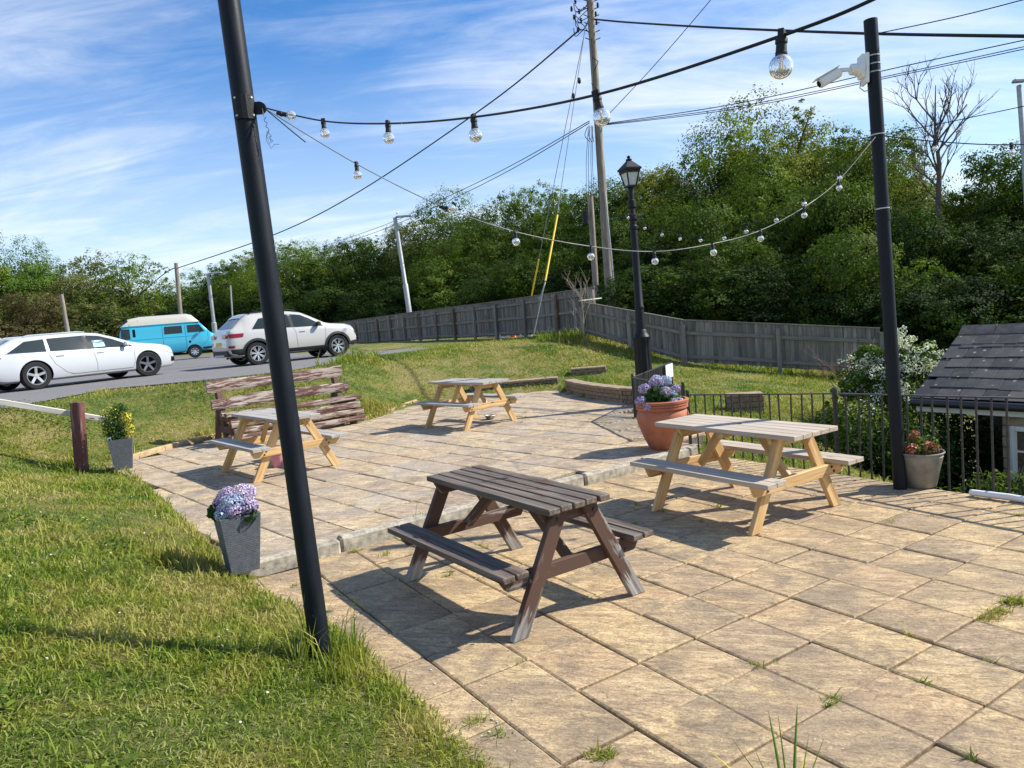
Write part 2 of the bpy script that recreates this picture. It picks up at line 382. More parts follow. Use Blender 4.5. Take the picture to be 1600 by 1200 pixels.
M['twig_dark'] = simple('grey_brown_bark', (.12, .095, .075), .9, .2, 0, .3)
M['bark'] = simple('tree_bark', (.10, .082, .06), .9, .2, 0, .35, 8, .5, 20)
def grassmat(name, blades):
    t = MT(name, .7, .2)
    big = t.noise(t.pos, .55, 5, .62, .3); med = t.noise(t.pos, 2.6, 5, .65, .3)
    x = t.math('ADD', t.math('MULTIPLY', big, .6), t.math('MULTIPLY', med, .42)); x = t.math('ADD', t.math('MULTIPLY', t.math('SUBTRACT', x, .505), 1.5), .505)
    g = t.ramp(x, [(.36, (.095, .165, .016)), (.46, (.17, .23, .026)), (.54, (.29, .29, .05)), (.62, (.42, .355, .12))])
    if blades:
        v = t.attr('v')
        c = t.mix(t.math('MULTIPLY', v, .55), g, t.ramp(v, [(0, (.055, .12, .012)), (.42, (.17, .27, .028)), (.70, (.36, .40, .07)), (1, (.68, .58, .30))]))
        t.base(c)
        tr = t.N.new('ShaderNodeBsdfTranslucent'); t.L.new(t.mix(1.0, c, (1.0, 1.1, .5), 'MULTIPLY'), tr.inputs[0])
        ms = t.N.new('ShaderNodeMixShader'); ms.inputs[0].default_value = .35
        t.L.new(t.b.outputs[0], ms.inputs[1]); t.L.new(tr.outputs[0], ms.inputs[2]); t.L.new(ms.outputs[0], t.N['Material Output'].inputs['Surface'])
    else:
        f = t.noise(t.pos, 40, 5, .75); c = t.mix(t.ramp(f, [(.35, .75), (.65, 0.0)]), g, (.035, .045, .010))
        f2 = t.noise(t.mapp(t.pos, scale=(1, 1, .2)), 14, 6, .7); c = t.mix(t.ramp(f2, [(.50, 0.0), (.70, .6)]), c, (.40, .34, .15)); f3 = t.noise(t.pos, 7, 5, .7); c = t.mix(t.ramp(f3, [(.52, 0.0), (.70, .6)]), c, (.30, .25, .13))
        t.base(c); t.bump(t.noise(t.pos, 60, 5, .8), 1.0, .05)
    return t.m
M['lawn'] = grassmat('lawn_turf', False); M['blade'] = grassmat('grass_blades', True)
def asphalt():
    t = MT('car_park_asphalt', .9, .25); n = t.noise(t.pos, 60, 4, .8); b = t.noise(t.pos, .5, 5, .6)
    c = t.ramp(n, [(.3, (.135, .130, .128)), (.7, (.23, .222, .215))]); c = t.mix(t.ramp(b, [(.4, 0.0), (.7, .35)]), c, (.13, .12, .115))
    t.base(c); t.bump(n, .5, .01); return t.m
M['asphalt'] = asphalt()
def glassy(name, c, rough=.05):
    t = MT(name, rough, .5); t.base(c); return t.m
M['car_glass'] = glassy('car_window_glass', (.018, .026, .025), .03)
M['bulb_glass'] = None
def bulbglass():
    t = MT('clear_bulb_glass', .03, .5); t.base((1, 1, 1)); t.b.inputs['Transmission Weight'].default_value = .80; t.b.inputs['IOR'].default_value = 1.18; return t.m  # partial transmission leaves a white diffuse share, standing in for bright highlights
M['bulb_glass'] = bulbglass()
M['filament'] = simple('amber_filament', (.75, .48, .16), .5, .4)
M['lantern_glass'] = simple('frosted_lantern_glass', (.50, .54, .52), .35, .5, 0, .2, 30)
def carpaint(name, c):
    t = MT(name, .28, .5); t.base(c); t.b.inputs['Coat Weight'].default_value = .8; t.b.inputs['Coat Roughness'].default_value = .05; return t.m
M['paint_white'] = carpaint('white_car_paint', (.47, .49, .51)); M['paint_stone'] = carpaint('warm_grey_white_car_paint', (.44, .43, .40))
M['paint_blue'] = carpaint('turquoise_van_paint', (.045, .46, .62)); M['paint_cream'] = carpaint('cream_van_roof', (.62, .58, .47))
M['tyre'] = simple('tyre_rubber', (.022, .022, .022), .85, .2); M['tyre_side'] = M['tyre']
M['cladding'] = simple('black_cladding', (.022, .024, .024), .6, .3)
M['under'] = simple('wheel_arch_dark', (.008, .008, .008), .9, .1)
M['alloy'] = simple('silver_alloy', (.60, .60, .60), .3, .5, .8, .05); M['alloy_dark'] = simple('dark_alloy', (.20, .20, .21), .35, .5, .7, .05)
M['red_lens'] = glassy('red_lamp_lens', (.22, .008, .012)); M['clear_lens'] = glassy('clear_lamp_lens', (.50, .52, .54)); M['chrome'] = simple('chrome_trim', (.65, .65, .65), .2, .5, .9, .02)
M['plate_yellow'] = simple('yellow_plate', (.55, .44, .10), .5, .4); M['orange'] = simple('orange_plastic', (.75, .12, .03), .5, .4)
M['sticker'] = simple('cyan_sticker', (.28, .68, .68), .5, .4, 0, .03); M['sticker_blue'] = simple('blue_sticker', (.03, .10, .32), .5, .4, 0, .03); M['ink'] = simple('sticker_ink', (.05, .22, .34), .6, .3)
M['seat_grey'] = simple('pale_seat', (.42, .43, .42), .7, .3)

# ------------------------------------------------------------------ the lie of the land
UP_Z, LOW_Z, CAR_Z = .09, 0.0, 1.10
def P2(px, py, z): p = gnd(px, py, z); return (p.x, p.y)
KA, KB = (-2.32, 5.50), (2.05, 8.62)                    # kerb between the two levels
low_poly = [(-2.32, 5.50), (-1.72, 4.90), (-1.32, 4.42), (-.90, 3.80), (-.60, 3.40), (-.30, 2.95), (.05, 2.45), (.8, 1.7), (6.6, .9), (6.3, 2.35), (4.10, 5.72), (3.02, 7.55), (2.60, 8.05), (2.05, 8.62)]
up_poly = [(-2.32, 5.50), (2.05, 8.62), (2.5, 9.6), (1.97, 11.6), (2.2, 13.1), (1.55, 14.7), (1.16, 16.0), (1.06, 16.7), (-.3, 16.7), (-2.1, 16.3), (-2.62, 14.85), (-2.95, 13.9), (-5.55, 13.4), (-5.85, 12.9), (-6.15, 11.75), (-6.25, 11.3)]
park_poly = [(-8.25, 11.83), (-8.36, 14.81), (-6.49, 14.99), (-5.13, 15.64), (-4.51, 17.5), (-4.14, 20.23), (-3.15, 21.35), (-2.3, 22.6), (-3.5, 23.6), (-5.3, 25.1), (-9, 31), (-13, 37), (-16, 46), (-26, 60), (-70, 72), (-80, 10), (-30, 6), (-12, 8.6)]
def inside(poly, x, y):
    res = np.zeros(np.shape(x), bool); n = len(poly)
    for i in range(n):
        x0, y0 = poly[i]; x1, y1 = poly[(i+1) % n]
        c = ((y0 > y) != (y1 > y)); res ^= c & (x < (x1-x0)*(y-y0)/((y1-y0) if y1 != y0 else 1e-9)+x0)
    return res
def pdist(poly, x, y):
    d = np.full(np.shape(x), 1e9); n = len(poly)
    for i in range(n):
        a = np.array(poly[i]); b = np.array(poly[(i+1) % n]); e = b-a; L2 = e@e
        t = np.clip(((x-a[0])*e[0]+(y-a[1])*e[1])/L2, 0, 1); d = np.minimum(d, np.hypot(x-a[0]-t*e[0], y-a[1]-t*e[1]))
    return np.where(inside(poly, x, y), -d, d)
cps = []
def cpt(*a): cps.append(a)
for p in low_poly[:7]: cpt(p[0]-.06, p[1]-.06, .03 if p[1] < 5 else .08)
cpt(-6.45, 11.35, .13); cpt(-4.4, 8.5, .12); cpt(-3.3, 6.95, .12)
cpt(-6.3, 12, .14); cpt(-5.9, 13.1, .16); cpt(-5.5, 13.6, .18); cpt(-2.9, 14.2, .16); cpt(-2.3, 16.5, .14); cpt(-.3, 17.0, .22); cpt(1.2, 17.0, .22); cpt(2.3, 13.6, .14)
cpt(1.7, 15.3, .22); cpt(-1.1, 3.85, .09); cpt(-2.25, 3.95, .33); cpt(-2.95, 4.05, .46); cpt(-4.5, 4.6, .66); cpt(-3.3, 6, .30); cpt(-4.8, 7.6, .38)
cpt(-2, 2, .36); cpt(0, 0, .32); cpt(-.8, 2.2, .16); cpt(-4, 0, .8); cpt(2, -2, .2); cpt(-5, 2.5, .75); cpt(0, 1.5, .18); cpt(1, 1.0, .1)
cpt(-6.5, 6.5, .62); cpt(-6.3, 9.0, .36); cpt(-7.4, 10.0, .45); cpt(-9, 8, .85); cpt(-6.9, 10.8, .22)
for p in park_poly[:10]: cpt(p[0], p[1], 1.09)
cpt(-20, 12, 1.1); cpt(-20, 30, 1.1); cpt(-12, 8, 1.05); cpt(-40, 30, 1.1); cpt(-12, 3, 1.1)
cpt(-7.6, 13.0, .80); cpt(-6.9, 13.6, .60); cpt(-4.4, 15.0, .72); cpt(-3.4, 17.0, .72); cpt(-2.6, 19.5, .98); cpt(-1, 19, .72); cpt(.5, 20, .92); cpt(2.3, 21.6, 1.12); cpt(0, 22.5, 1.10)
cpt(-.3, 24, 1.08); cpt(2.4, 18.6, .52); cpt(3.6, 19.6, .60); cpt(4.6, 18.4, .25); cpt(6.1, 17.9, -.02); cpt(8.6, 17, -.40); cpt(7.3, 17.4, -.20); cpt(4.5, 15.5, .05)
cpt(3.1, 13, .02); cpt(3.0, 10.6, -.12); cpt(3.3, 9.0, -.18); cpt(4.0, 8.0, -.32); cpt(4.7, 7.2, -.5); cpt(5.2, 6.0, -.6); cpt(6.5, 4.6, -.7); cpt(5, 11.5, -.42); cpt(6.3, 13, -.5); cpt(6, 9.3, -1.35); cpt(7.6, 8, -1.7); cpt(8, 11, -1.3); cpt(9, 14, -.9)
cpt(12, 8, -1.7); cpt(12, 20, -.9); cpt(15, 2, -1.7); cpt(7, -2, -.6)
cpt(5, 28, .9); cpt(15, 30, -.3); cpt(30, 30, -.8); cpt(-10, 45, 1.1); cpt(0, 40, 1.1); cpt(-20, 70, 1.2); cpt(60, 60, -.5); cpt(-90, 80, 1.3); cpt(0, 150, 1); cpt(200, 150, 0); cpt(-200, 150, 1); cpt(-200, -100, 1); cpt(200, -100, 0)
CP = np.array(cps)
def _phi(d): return np.sqrt(d*d+.16)
_D = _phi(np.hypot(CP[:, None, 0]-CP[None, :, 0], CP[:, None, 1]-CP[None, :, 1])); _n = len(CP)
_A = np.zeros((_n+1, _n+1)); _A[:_n, :_n] = _D - np.eye(_n)*.04; _A[_n, :_n] = 1; _A[:_n, _n] = 1
_w = np.linalg.solve(_A, np.append(CP[:, 2], 0))
def height(x, y):
    x = np.asarray(x, float); y = np.asarray(y, float); sh = x.shape; x = x.ravel(); y = y.ravel(); out = np.empty(len(x))
    for i in range(0, len(x), 20000):
        xx = x[i:i+20000]; yy = y[i:i+20000]
        out[i:i+20000] = _phi(np.hypot(xx[:, None]-CP[None, :, 0], yy[:, None]-CP[None, :, 1]))@_w[:_n]+_w[_n]
    x_, y_ = x, y
    out += .018*np.sin(x_*2.1+1.3*np.sin(y_*1.7))*np.cos(y_*2.4+.7*np.sin(x_*1.3))
    far = np.hypot(x_, y_) > 140; out[far] = np.clip(out[far], -.8, 1.4)
    dp = pdist(park_poly, x_, y_); k = np.clip(dp/.8, 0, 1); out = np.where(dp < .8, (CAR_Z-.035)*(1-k)+out*k, out)
    out = np.minimum(out, np.where(dp < .5, np.where(dp < .15, CAR_Z-.012, CAR_Z+.05), 99))
    for poly, z in ((low_poly, LOW_Z), (up_poly, UP_Z)):
        d = pdist(poly, x_, y_); out = np.where(d < -.05, z-.08, out)
    return out.reshape(sh)
def gz(x, y): return float(height(np.array([x]), np.array([y]))[0])

def spacing(lo, hi, step, far, n=14):
    mid = np.arange(lo, hi+1e-6, step); k = np.linspace(0, 1, n+1)[1:]**3
    return np.concatenate([(lo-k*(lo+far))[::-1] if False else (lo-(far+lo)*k)[::-1], mid, hi+(far-hi)*k])
xs = spacing(-14, 11, .17, 1500, 26); ys = spacing(-1.5, 26, .17, 1500, 26)
X, Y = np.meshgrid(xs, ys); Z = height(X, Y)
def grid_mesh(name, X, Y, Z, m):
    ny, nx = X.shape; me = bpy.data.meshes.new(name)
    v = np.stack([X, Y, Z], -1).reshape(-1, 3); idx = np.arange(nx*ny).reshape(ny, nx)
    q = np.stack([idx[:-1, :-1], idx[:-1, 1:], idx[1:, 1:], idx[1:, :-1]], -1).reshape(-1)
    nf = (nx-1)*(ny-1); me.vertices.add(len(v)); me.vertices.foreach_set('co', v.ravel().astype(np.float32))
    me.loops.add(nf*4); me.loops.foreach_set('vertex_index', q.astype(np.int32)); me.polygons.add(nf)
    me.polygons.foreach_set('loop_start', (np.arange(nf)*4).astype(np.int32)); me.update(calc_edges=True); me.materials.append(m); me.shade_smooth(); return me
tag(link('ground', grid_mesh('ground', X, Y, Z, M['lawn'])), kind='structure')
b = MB(); b.prism(park_poly, CAR_Z-.02, CAR_Z)
b.obj('car_park', M['asphalt'], kind='structure')

# ------------------------------------------------------------------ the patio, slab by slab
def clip_poly(sub, poly):
    def area(p): return sum(p[i][0]*p[(i+1) % len(p)][1]-p[(i+1) % len(p)][0]*p[i][1] for i in range(len(p)))/2
    return sub
def slab_mesh(name, w, h, m, seed):
    rr = random.Random(seed); b = MB(); a, c = w/2, h/2; j = lambda: rr.uniform(-.004, .004); t = .010
    o = [(-a+j(), -c+j()), (a+j(), -c+j()), (a+j(), c+j()), (-a+j(), c+j())]
    vs = [(x, y, -.05) for x, y in o]+[(x, y, -.006) for x, y in o]+[(x*(1-t/a), y*(1-t/c), .0) for x, y in o]
    fs = []
    for k in (0, 4):
        for i in range(4): fs.append((k+i, k+(i+1) % 4, k+4+(i+1) % 4, k+4+i))
    fs.append((8, 9, 10, 11)); b.add(vs, fs); return b.mesh(name, m)
def lay(poly, z, root, origin, yaw, su, sv, gap, m, keep_edge, stagger=0):
    ux = Vector((math.cos(yaw), math.sin(yaw), 0)); vx = Vector((-math.sin(yaw), math.cos(yaw), 0)); cells = []
    for i in range(-45, 45):
        for j in range(-45, 45):
            c = Vector((origin[0], origin[1], 0))+ux*(su*(i+.5+(stagger*(j % 2))))+vx*(sv*(j+.5))
            d = float(pdist(poly, np.array([c.x]), np.array([c.y]))[0])
            if d < keep_edge and (z == LOW_Z or float(pdist(low_poly, np.array([c.x]), np.array([c.y]))[0]) > -.33): cells.append((c, d))
    cells.sort(key=lambda q: q[0].length)
    meshes = [slab_mesh('paving_slab', su-gap, sv-gap, m, k) for k in range(7)]
    rest = MB()
    kx, ky = KB[0]-KA[0], KB[1]-KA[1]; kl = math.hypot(kx, ky); kN = (-ky/kl, kx/kl)
    kd_ = lambda p: (p[0]-KA[0])*kN[0]+(p[1]-KA[1])*kN[1]-.062
    done = []; cut = []
    for c, d in cells:
        if z == UP_Z:
            cr_ = [(c.x+ux.x*a*(su-gap)/2+vx.x*e*(sv-gap)/2, c.y+ux.y*a*(su-gap)/2+vx.y*e*(sv-gap)/2) for a, e in ((-1, -1), (1, -1), (1, 1), (-1, 1))]
            dd_ = [kd_(p) for p in cr_]
            if max(dd_) <= .03: continue
            if min(dd_) < 0:
                out = []
                for i in range(4):
                    p, q_, a, e = cr_[i], cr_[(i+1) % 4], dd_[i], dd_[(i+1) % 4]
                    if a >= 0: out.append(p)
                    if a*e < 0: f = a/(a-e); out.append((p[0]+(q_[0]-p[0])*f, p[1]+(q_[1]-p[1])*f))
                if len(out) > 2: cut.append((c, out))
                continue
        done.append((c, d))
    cells = done
    for c, out in cut:
        b = MB(); b.prism([(p[0]-c.x, p[1]-c.y) for p in out], -.05, 0); q_ = link('paving_slab', b.mesh('paving_slab', m), root); q_.location = (c.x, c.y, z)
    for k, (c, d) in enumerate(cells):
        rz = yaw+random.gauss(0, .006); dz = random.gauss(0, .0022); tx, ty = random.gauss(0, .004), random.gauss(0, .004)
        if k < 298-len(cut):
            o = link('paving_slab', meshes[k % 7], root); o.location = (c.x+random.gauss(0, .003), c.y+random.gauss(0, .003), z+dz); o.rotation_euler = (tx, ty, rz+(PI if (k*7) % 3 == 0 else 0))
        else:
            rot = Matrix.Rotation(rz, 3, 'Z'); me = meshes[k % 7]
            rest.add([rot @ v.co + Vector((c.x, c.y, z+dz)) for v in me.vertices], [tuple(p.vertices) for p in me.polygons])
    if rest.v: rest.obj('paving_slab_field', m, root, kind='stuff')
    return len(cells)
for nm, poly, z, m, org, yaw, su, sv, ke in (('lower_patio', low_poly, LOW_Z, M['slab_low'], (1.115, 3.504), R(32.4), .413, .430, -.10), ('upper_patio', up_poly, UP_Z, M['slab_up'], (-4.97, 10.22), R(-48.5), .60, .45, -.03)):
    b = MB(); b.prism(poly, z-.10, z-.034); root = b.obj(nm, M['mortar'], kind='structure'); print(nm, lay(poly, z, root, org, yaw, su, sv, .008 if z == LOW_Z else .015, m, -ke))
# the kerb
kr = empty('kerb', (0, 0, 0)); kr['kind'] = 'structure'
ka = Vector((*KA, 0)); kb = Vector((*KB, 0)); kd = (kb-ka); kn = int(kd.length/.915); kd.normalize(); ks = kd.length
for i in range(kn+1):
    p0 = ka+kd*(.915*i); p1 = ka+kd*(.915*i+.905); zt = random.gauss(0, .003); jog = Vector((-kd.y, kd.x, 0))*random.gauss(0, .006)
    board('kerb_stone', M['concrete'], kr, p0+jog+Vector((0, 0, .045+zt)), p1+jog+Vector((0, 0, .045+zt)), .115, .15, bev=.02)
# timber edging at the back of the upper patio
ed = empty('patio_edging', (0, 0, 0)); ed['kind'] = 'structure'
el = [(-6.2, 11.55), (-6.02, 12.3), (-5.85, 12.85), (-5.5, 13.5), None, (-2.93, 14.0), (-2.66, 14.85), (-2.2, 16.35)]
for a_, b_ in zip(el, el[1:]):
    if a_ is None or b_ is None: continue
    board('edging_board', M['edging'], ed, (a_[0], a_[1], .125), (b_[0], b_[1], .13), .09, .10, bev=.012)

# ------------------------------------------------------------------ grass
def vnoise(x, y, s, seed):
    r = np.random.default_rng(seed); out = 0
    for k in range(5):
        a = r.uniform(0, 6.28); f = s*(1.6**k); out = out+np.sin(x*f*np.cos(a)+y*f*np.sin(a)+r.uniform(0, 6.28)+1.5*np.sin(f*.6*(y*np.cos(a)-x*np.sin(a))+r.uniform(0, 6)))/(1.25**k)
    return out/3.3
def blades(name, P, Hh, Wd, lean, v, m, az=None):
    n = len(P); az = RNG.uniform(0, 2*PI, n) if az is None else az; la = RNG.uniform(0, 2*PI, n)
    ex = np.stack([np.cos(az), np.sin(az), np.zeros(n)], 1)*Wd[:, None]/2
    ld = np.stack([np.cos(la), np.sin(la), np.zeros(n)], 1)*(lean*Hh)[:, None]
    up = np.stack([np.zeros(n), np.zeros(n), Hh], 1)
    V = np.empty((n, 5, 3)); V[:, 0] = P-ex; V[:, 1] = P+ex; V[:, 2] = P+ex*.75+ld*.35+up*.6; V[:, 3] = P-ex*.75+ld*.35+up*.6; V[:, 4] = P+ld+up*(1-.25*lean[:, None])
    me = bpy.data.meshes.new(name); me.vertices.add(5*n); me.vertices.foreach_set('co', V.astype(np.float32).ravel())
    i = np.arange(n)[:, None]*5; li = np.concatenate([i+np.array([[0, 1, 2, 3]]), i+np.array([[3, 2, 4]])], 1).ravel()
    me.loops.add(7*n); me.loops.foreach_set('vertex_index', li.astype(np.int32)); me.polygons.add(2*n)
    ls = (np.arange(n)[:, None]*7+np.array([[0, 4]])).ravel(); me.polygons.foreach_set('loop_start', ls.astype(np.int32)); me.update(calc_edges=True)
    a = me.attributes.new('v', 'FLOAT', 'POINT'); a.data.foreach_set('value', np.repeat(v, 5).astype(np.float32)); me.materials.append(m); return me
def scatter(n, r0, r1, a0, a1, pw):
    u = RNG.random(n); r = (r0**pw+(r1**pw-r0**pw)*u)**(1/pw); a = RNG.uniform(a0, a1, n); return r*np.sin(a), r*np.cos(a), r
x, y, r = scatter(640000, 1.5, 24, R(-47), R(36), .55)
edge = .05+.05*vnoise(x, y, 6, 3)
ok = (pdist(low_poly, x, y) > -.05-.09*(vnoise(x, y, 7, 5) > .25)) & (pdist(up_poly, x, y) > -.03-.08*(vnoise(x, y, 6, 6) > .3)) & (pdist(park_poly, x, y) > .03) & ~((x > 4.6) & (y < 11.5))
x, y, r = x[ok], y[ok], r[ok]
pt = vnoise(x, y, 1.1, 9); ok = RNG.random(len(x)) < np.clip(.80+.5*pt, .25, 1); x, y, r, pt = x[ok], y[ok], r[ok], pt[ok]
n = len(x); z = height(x, y)-.008
Hh = RNG.gamma(5, .2, n)*(.031+.021*np.clip(pt+.25, 0, 1.4))*(1+.020*r); W_ = .0034+.0015*r**.8
dry_ = RNG.random(n) < np.clip(.26+.40*vnoise(x, y, 1.7, 44), .06, .75); Hh = np.where(dry_, Hh*.8, Hh)
pc = vnoise(x, y, .9, 21); Hh *= 1+.35*np.clip(pc, -.5, 1)
tag(link('lawn_grass', blades('lawn_grass', np.stack([x, y, z], 1), Hh, W_, np.where(dry_, RNG.uniform(1.0, 2.2, n), RNG.uniform(.25, 1.3, n)), np.clip(np.where(dry_, RNG.uniform(.72, 1, n), RNG.beta(2, 2.6, n)*.8)+.10*pt, 0, 1), M['blade'])), 'short rough mown grass on the banks around the patio', 'grass', kind='stuff')
# longer tufts: beside the pole, along the patio edge, at the railing foot
tx, ty, th = [], [], []
def tuft(cx, cy, n, spread, h):
    tx.append(RNG.normal(cx, spread, n)); ty.append(RNG.normal(cy, spread, n)); th.append(RNG.gamma(6, h/6, n))
PB = gnd(505, 1030, .09)
for _ in range(12): tuft(PB.x+RNG.normal(0, .18), PB.y+RNG.normal(0, .14), 26, .035, .20)
for _ in range(14): tuft(PB.x+RNG.uniform(-.5, .45), PB.y-RNG.uniform(0, .5), 20, .06, .085)
for i in range(70):
    k = RNG.integers(0, 6); t = RNG.random(); a_, b_ = low_poly[k], low_poly[k+1]; tuft(a_[0]+(b_[0]-a_[0])*t-.07, a_[1]+(b_[1]-a_[1])*t-.07, 24, .045, .060)
for i in range(60):
    t = RNG.random(); tuft(-2.42-3.9*t, 5.6+5.7*t, 26, .06, .075)
for i in range(26): tuft(-2.5-RNG.random()*.5, 5.35+RNG.random()*.35, 30, .05, .11)
for i in range(120):
    t = RNG.random(); tuft(2.2+2.3*t+.07, 8.65-3.3*t+.05, 16, .05, .07+.08*RNG.random())
for i in range(70): tuft(-2.75+RNG.normal(0, .22), 14.45+RNG.normal(0, .35), 20, .07, .17)
for i in range(50): tuft(-4.4+RNG.normal(0, .5), 19.3+RNG.normal(0, .8), 20, .12, .22)
for i in range(60): tuft(2.0+RNG.normal(0, .5), 21.1+RNG.normal(0, .3), 14, .10, .22)
for i in range(110): t = RNG.random(); tuft(2.4+6.2*t, 20.3-3.3*t-RNG.random()*.3, 12, .09, .13)
for i in range(60): t = RNG.random(); tuft(-5.3-.5*t+.1, 12.9+.4*t, 16, .08, .12)
for i in range(90): tuft(RNG.uniform(-5, -.6), RNG.uniform(2.2, 6.5), 22, .06, .085)
for cx_, cy_ in ((-6.6, 10.55), (-6.75, 11.0), (-5.6, 12.95), (-6.35, 11.7)):
    for _ in range(8): tuft(cx_+RNG.normal(0, .12), cy_+RNG.normal(0, .12), 18, .05, .12)
x = np.concatenate(tx); y = np.concatenate(ty); h = np.concatenate(th); n = len(x)
ok = (pdist(park_poly, x, y) > -.05) & (pdist(low_poly, x, y) > -.07) & (pdist(up_poly, x, y) > -.07); x, y, h = x[ok], y[ok], h[ok]; n = len(x)
z = height(x, y); d = pdist(low_poly, x, y); z = np.where((d < 0) & (d > -.6), .0, z); d = pdist(up_poly, x, y); z = np.where((d < 0), UP_Z, z); r = np.hypot(x, y)
tag(link('long_grass', blades('long_grass', np.stack([x, y, z-.01], 1), h, .0035+.0010*r, RNG.uniform(.15, .9, n), RNG.beta(2, 2, n), M['blade'])), 'longer grass tufts along the patio edge, pole foot and railing', 'grass', kind='stuff')
# weeds in the joints of the paving
e1 = np.array([math.cos(R(32.4)), math.sin(R(32.4))]); e2 = np.array([-e1[1], e1[0]]); jx, jy, jz = [], [], []
for k in range(420):
    i, j = RNG.integers(-10, 14), RNG.integers(-12, 12); t = RNG.random()*.4
    c = np.array([1.115, 3.504])+e1*(.413*i)+e2*(.43*j)+(e1 if RNG.random() < .35 else e2)*t
    if vnoise(np.array([c[0]]), np.array([c[1]]), .9, 33)[0] < .12 and RNG.random() > .12: continue
    if pdist(low_poly, c[:1], c[1:])[0] < -.1: m_ = int(RNG.integers(8, 40)); jx.append(RNG.normal(c[0], .014, m_)); jy.append(RNG.normal(c[1], .014, m_)); jz.append(np.full(m_, LOW_Z))
f1 = np.array([math.cos(R(-48.5)), math.sin(R(-48.5))]); f2 = np.array([-f1[1], f1[0]])
for k in range(520):
    i, j = RNG.integers(-16, 16), RNG.integers(-16, 16); t = RNG.random()*.5
    c = np.array([-4.97, 10.22])+f1*(.6*i)+f2*(.45*j)+(f1 if RNG.random() < .6 else f2)*t
    if vnoise(np.array([c[0]]), np.array([c[1]]), .8, 34)[0] < .15 and RNG.random() > .15: continue
    if pdist(up_poly, c[:1], c[1:])[0] < -.1: m_ = int(RNG.integers(8, 36)); jx.append(RNG.normal(c[0], .02, m_)); jy.append(RNG.normal(c[1], .02, m_)); jz.append(np.full(m_, UP_Z))
for px, py, q in ((640, 828, 120), (555, 862, 90), (600, 868, 90), (1585, 940, 260), (1560, 955, 160), (1545, 965, 120), (940, 1180, 160), (745, 1128, 120), (780, 1150, 60), (700, 900, 60), (1390, 815, 60)):
    c = gnd(px, py, 0); jx.append(RNG.normal(c.x, .03, q)); jy.append(RNG.normal(c.y, .02, q)); jz.append(np.zeros(q))
x = np.concatenate(jx); y = np.concatenate(jy); z = np.concatenate(jz); n = len(x)
tag(link('joint_weeds', blades('joint_weeds', np.stack([x, y, z-.012], 1), RNG.gamma(4, .0075, n), np.full(n, .006), RNG.uniform(.4, 1.8, n), RNG.beta(2, 2.6, n)*.7, M['blade'])), 'small green weeds growing in the joints of the paving', 'weeds', kind='stuff')

# ------------------------------------------------------------------ picnic tables
def bolt(parent, p, d, r=.012):
    b = MB(); x, y, z = basis(Vector(d)); b.tube([Vector(p), Vector(p)+x*.008], [r, r*.8], 8)
    return b.obj('bolt', M['steel_dark'], parent)
def table_dark(loc, yaw):
    t = empty('picnic_table', loc, yaw, 'old dark brown picnic table with peeling paint, nearest of the four', 'picnic table', 'picnic tables on the patio')
    L_, H, hs = 1.506, .722, .408; w = .088; g = .010
    for i in range(5):
        y = (i-2)*(w+g); dx = (.006, -.004, .003, -.006, .004)[i]
        board('tabletop_plank', M['wood_dark_top'], t, (-L_/2+dx, y, H-.019), (L_/2+dx, y, H-.019), w, .038, bev=.006)
    for s in (-1, 1):
        for k in (0, 1):
            y = s*(.590-.043-k*.096); board('seat_plank', M['wood_dark_top'], t, (-L_/2, y, hs-.019), (L_/2, y, hs-.019), .087, .038, bev=.006)
    for s in (-1, 1):
        u = s*.66
        board('top_bearer', M['wood_dark'], t, (u-s*.0225, -.235, H-.082), (u-s*.0225, .235, H-.082), .043, .085, cut=.05)
        board('seat_bearer', M['wood_dark'], t, (u-s*.0225, -.56, hs-.084), (u-s*.0225, .56, hs-.084), .043, .088, cut=.06)
        for k in (-1, 1):
            b = MB(); ft, fb, wd = .165, .526, .112     # outer edge at the top and at the foot
            M4 = Matrix(((0, 0, 1, 0), (1, 0, 0, 0), (0, 1, 0, 0), (0, 0, 0, 1)))
            b.prism([(-.0, 0), (-.0-wd, 0)] if False else [(k*fb, 0), (k*(fb-wd), 0), (k*(ft-wd), H-.042), (k*ft, H-.042)], u+s*.001, u+s*.044, M=M4)
            me = b.mesh('leg', M['wood_dark'], bevel=.004)
            # own axes along the leg so that the grain follows it
            d = Vector((0, k*(fb-ft), -(H-.042))).normalized(); rot = Matrix((d, Vector((1, 0, 0)), d.cross(Vector((1, 0, 0))))).transposed().to_4x4()
            T = Matrix.Translation((u, 0, .36)) @ rot; me.transform(T.inverted()); o = link('leg', me, t); o.matrix_local = T
            me.flip_normals() if False else None
            bolt(t, (u+s*.045, k*.375, .325), (s, 0, 0)); bolt(t, (u+s*.045, k*.14, H-.085), (s, 0, 0))
        board('brace', M['wood_dark'], t, (s*.60, 0, hs-.07), (s*.16, 0, H-.05), .07, .042, ref=(0, 1, 0))
    return t
def fix_normals(o):
    for c in o.children_recursive:
        if c.type == 'MESH':
            bm = bmesh.new(); bm.from_mesh(c.data); bmesh.ops.recalc_face_normals(bm, faces=bm.faces); bm.to_mesh(c.data); bm.free()
